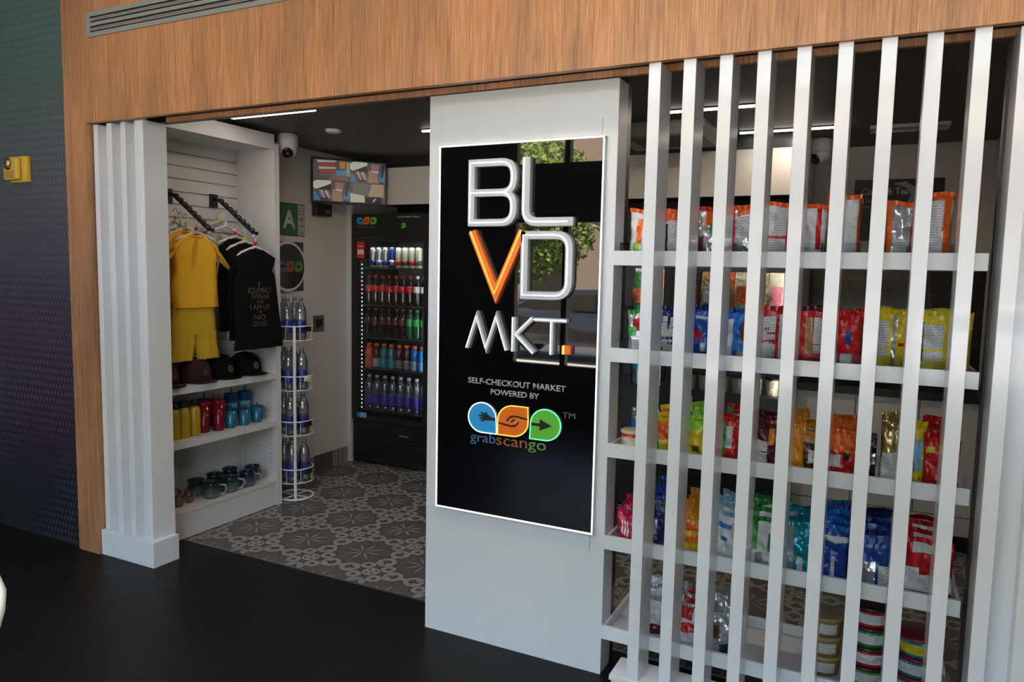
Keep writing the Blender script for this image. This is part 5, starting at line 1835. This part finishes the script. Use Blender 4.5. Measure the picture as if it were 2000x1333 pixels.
# tubs and cups
def tub(x, y, z, r, h, side, lid, band, lab, grp, name='snack_tub'):
    tt = thing(name, lab, 'tub', (x, y, z), 0.3, grp)
    obj('tub_wall', lathe(B(), [(r * 0.84, 0), (r * 0.87, 0.003), (r * 0.97, h * 0.86)], 28), side, tt, True)
    obj('lid', lathe(B(), [(r * 1.0, h * 0.84), (r * 1.02, h * 0.86), (r * 1.02, h * 0.97), (r * 0.95, h)], 28), lid, tt, True)
    bb_ = B()
    vs2 = []
    for zz, rr2 in ((h * 0.18, r * 0.893), (h * 0.7, r * 0.955)):
        vs2.append([bb_.verts.new((rr2 * 1.004 * math.cos(a), rr2 * 1.004 * math.sin(a), zz)) for a in [math.radians(200 + q * 10) for q in range(11)]])
    for q in range(10):
        bb_.faces.new((vs2[0][q], vs2[0][q + 1], vs2[1][q + 1], vs2[1][q]))
    obj('label', bb_, band, tt, True)
    return tt


z5 = TRZ[4] + 0.0125
lids = mat('tub_lid_cream', (0.34, 0.29, 0.12), 0.35)
for i in range(3):
    tub(-0.105, 2.85, z5 + i * 0.0725, 0.066, 0.072, m_noise('caramel_popcorn', (0.26, 0.11, 0.03), (0.36, 0.2, 0.07), 60, 0.4), lids, PRINT, 'round orange-brown snack tub with pale lid, %s of its stack of three' % ('bottom', 'middle', 'top')[i], 'orange-brown snack tubs')
gm, gr = foil('green'), foil('maroon')
for i in range(4):
    tub(0.040, 2.85, z5 + i * 0.0725, 0.0725, 0.072, gm if i % 2 == 0 else foil('red'), mat('tub_lid_dark', (0.04, 0.015, 0.02), 0.3), foil('white'), 'round %s snack tub with dark lid, %s of the stack of four' % ('green' if i % 2 == 0 else 'red', ('bottom', 'second', 'third', 'top')[i]), 'green and red snack tubs')
for i in range(3):
    tub(0.196, 2.85, z5 + i * 0.0725, 0.0775, 0.072, foil('teal'), mat('tub_lid_red', (0.22, 0.01, 0.02), 0.3), foil('yellow' if i == 2 else 'white'), 'round teal snack tub with dark red lid, %s of the right stack of three' % ('bottom', 'middle', 'top')[i], 'teal snack tubs')
z3 = TRZ[2] + 0.0125
t = tub(-0.842, 2.80, z3, 0.045, 0.085, foil('red'), mat('cup_lid_cream', (0.5, 0.4, 0.3), 0.4), foil('cream'), 'red instant noodle cup with pale lid at the left end of the middle tray', 'noodle cups', 'noodle_cup')
t = tub(-0.700, 3.02, z3, 0.040, 0.20, foil('lime'), foil('white'), foil('cream'), 'tall green snack canister with white lid in the middle tray', 'canisters', 'snack_canister')
for i, (x, w_) in enumerate(((-0.004, 0.036), (0.012, 0.03))):
    t = thing('bar_box', 'dark snack box in the middle tray, ' + ('left one beside the red bags' if i == 0 else 'right one beside the gold bags'), 'box', (x, 2.80 + i * 0.075, z3), 0.0, 'dark snack boxes')
    obj('carton', bx(-w_ / 2, w_ / 2, -0.03, 0.03, 0, 0.15, 0.001), foil('black'), t)
    obj('label', bx(-w_ / 2 + 0.004, w_ / 2 - 0.004, -0.0312, -0.03, 0.05, 0.09), foil('foil'), t)

# ================================================================== LOBBY FOREGROUND CHAIR
CR = mat('cream_moulded_plastic', (0.55, 0.53, 0.46), 0.4)
t = thing('bar_stool', 'cream bar stool whose backrest edge enters the frame at lower left', 'stool', (-1.10, 0.30, 0))
b = B()
secs = []
for q, hw_ in enumerate((0.06, 0.07, 0.08, 0.092, 0.105, 0.122, 0.146, 0.166, 0.178, 0.182, 0.166)):
    z = (0.80, 0.85, 0.90, 0.95, 1.0, 1.06, 1.12, 1.155, 1.18, 1.205, 1.224)[q]
    secs.append([(hw_ * math.cos(a), 0.20 + 0.012 * math.sin(a), z) for a in [2 * PI * k / 24 for k in range(24)]])
loft(b, secs)
bmesh.ops.recalc_face_normals(b, faces=b.faces[:])
obj('backrest', b, CR, t, True)
obj('seat', bx(-0.18, 0.18, -0.17, 0.19, 0.775, 0.80, 0.01), CR, t)
for sx_, sy in ((-1, -1), (-1, 1), (1, -1), (1, 1)):
    obj('leg', tube(B(), [(0.13 * sx_, 0.13 * sy, 0.775), (0.19 * sx_, 0.19 * sy, 0.0)], 0.012, 8), BLKM, t)
obj('foot_ring', tube(B(), [(0.17 * math.cos(a) * 1.25, 0.17 * math.sin(a) * 1.25, 0.30) for a in [2 * PI * k / 24 for k in range(24)]], 0.008, 6, True), BLKM, t)

# lobby downlights
for i, (x, y) in enumerate(((-3.3, 1.5), (-0.9, 1.5), (1.4, 1.5))):
    t = thing('downlight', 'round recessed lobby downlight above the wooden header, ' + ('left', 'middle', 'right')[i] + ' one', 'ceiling light', (x, y, 3.6), 0, 'lobby downlights')
    obj('trim_ring', tube(B(), [(0.07 * math.cos(a), 0.07 * math.sin(a), -0.005) for a in [2 * PI * k / 24 for k in range(24)]], 0.008, 6, True), SATIN, t)
    obj('lens', lathe(B(), [(0.062, -0.008), (0.062, -0.002)], 24), mat('downlight_lens', (1, 1, 1), 0.5, emit=(1, 0.8, 0.55), es=6), t)
    lamp((x, y, 3.585), (x, y + 0.75, 0), (25, 80, 100)[i], (1, 0.80, 0.58), 0.06, math.radians(110))

# ================================================================== STREET OUTSIDE (seen in the glass reflections)
sobj('ground_pavement', bx(-40, 40, -9.6, -1.9, -0.25, -0.12), m_noise('pale_concrete', (0.42, 0.42, 0.41), (0.52, 0.51, 0.49), 6, 0.9))
sobj('ground_road', bx(-40, 40, -60, -9.6, -0.3, -0.22), m_noise('asphalt', (0.05, 0.05, 0.05), (0.08, 0.08, 0.08), 6, 0.9))
bl_ = thing('street_building', 'tan building across the street, seen only in reflections', 'building', (-6, -26, -0.22))
obj('facade', bx(-22, 26, -6, 0, 0, 9), m_noise('tan_stucco', (0.22, 0.16, 0.12), (0.28, 0.21, 0.16), 3, 0.9), bl_)
for q_ in range(12):
    for r_i in range(2):
        obj('window', bx(-20 + q_ * 3.8, -18 + q_ * 3.8, 0.0, 0.05, 1 + r_i * 3.6, 3.2 + r_i * 3.6), mat('car_glass', (0.01, 0.012, 0.012), 0.03, coat=0.5), bl_)
obj('cornice', bx(-22.2, 26.2, -6, 0.3, 9, 9.4), SATIN, bl_)


def tree(x, y, h, r, seed, lab):
    t = thing('street_tree', lab, 'tree', (x, y, -0.12), 0, 'trees across the street')
    obj('trunk', tube(B(), [(0, 0, 0), (0.1, 0.05, h * 0.3), (0.0, 0.1, h * 0.6)], [0.16, 0.12, 0.07], 10), mat('bark', (0.12, 0.09, 0.07), 0.9), t)
    r_ = random.Random(seed)
    b = B()
    for q in range(9000):
        v = Vector((r_.gauss(0, 1), r_.gauss(0, 1), r_.gauss(0, 1))).normalized() * r * (r_.random() ** 0.4)
        v.z = v.z * 0.95 + h * 0.58
        a, c = Vector((r_.uniform(-1, 1), r_.uniform(-1, 1), r_.uniform(-1, 1))).normalized(), Vector((r_.uniform(-1, 1), r_.uniform(-1, 1), r_.uniform(-1, 1)))
        c = a.cross(c).normalized()
        s = r_.uniform(0.07, 0.15)
        vv = [b.verts.new(v + a * s), b.verts.new(v + c * s * 0.5), b.verts.new(v - a * s), b.verts.new(v - c * s * 0.5)]
        b.faces.new(vv)
    o = obj('foliage', b, m_noise('leaves', (0.10, 0.17, 0.02), (0.22, 0.30, 0.05), 2, 0.6), t)
    o['kind'] = 'stuff'


for i, (x, y, h, r) in enumerate(((-15.6, -15.5, 6.6, 2.6), (-10.2, -16, 6.4, 2.55), (-4.8, -16.5, 6.6, 2.6), (0.6, -16.5, 6.3, 2.5), (6.0, -16, 6.6, 2.6))):
    tree(x, y, h, r, i, 'leafy street tree outside, ' + ('leftmost', 'second from the left', 'middle one', 'second from the right', 'rightmost')[i])


def car(x, y, col, lab, rz=0.0):
    t = thing('parked_car', lab, 'car', (x, y, -0.12), rz, 'cars parked outside')
    pr = [(-2.2, 0.35), (-2.25, 0.6), (-2.1, 0.85), (-1.2, 0.98), (-0.5, 1.36), (0.9, 1.42), (1.6, 1.05), (2.15, 0.95), (2.25, 0.6), (2.2, 0.35)]
    b = B()
    hw_ = 0.86
    for s in (0,):
        secs = []
        for yy, k_ in ((-hw_, 0.93), (-hw_ * 0.9, 1.0), (hw_ * 0.9, 1.0), (hw_, 0.93)):
            secs.append([(px * (1 if k_ == 1 else 0.985), yy * (1 if pz < 1.0 else 0.80), 0.35 + (pz - 0.35) * (k_ if pz > 0.9 else 1)) for px, pz in pr])
        loft(b, secs)
    bmesh.ops.recalc_face_normals(b, faces=b.faces[:])
    obj('body', b, mat('car_paint_' + col, PAL[col], 0.15, 0.3, coat=1.0), t)
    g = B()
    for s in (-1, 1):
        prism(g, [(-1.05, 0.99), (-0.5, 1.28), (0.85, 1.32), (1.4, 1.02)], s * 0.80 - 0.02, s * 0.80 + 0.02)
        bmesh.ops.recalc_face_normals(g, faces=g.faces[:])
    obj('side_glass', g, mat('car_glass', (0.01, 0.012, 0.012), 0.03, coat=0.5), t)
    for px in (-1.4, 1.35):
        for s in (-1, 1):
            w_ = lathe(B(), [(0.33, -0.1), (0.34, -0.06), (0.34, 0.06), (0.33, 0.1)], 24)
            bmesh.ops.transform(w_, matrix=Matrix.Translation((px, s * 0.8, 0.34)) @ Matrix.Rotation(PI / 2, 4, 'X'), verts=w_.verts[:])
            wo_ = obj('wheel', w_, mat('tyre', (0.015, 0.015, 0.015), 0.8), t)
            r2 = lathe(B(), [(0.2, -0.108), (0.2, 0.108)], 20)
            bmesh.ops.transform(r2, matrix=Matrix.Translation((px, s * 0.8, 0.34)) @ Matrix.Rotation(PI / 2, 4, 'X'), verts=r2.verts[:])
            obj('rim', r2, STEEL, wo_)


car(-5.3, -8.3, 'black', 'black car parked outside the window', 0.05)
car(1.6, -8.0, 'white', 'white car parked outside the window', -0.03)
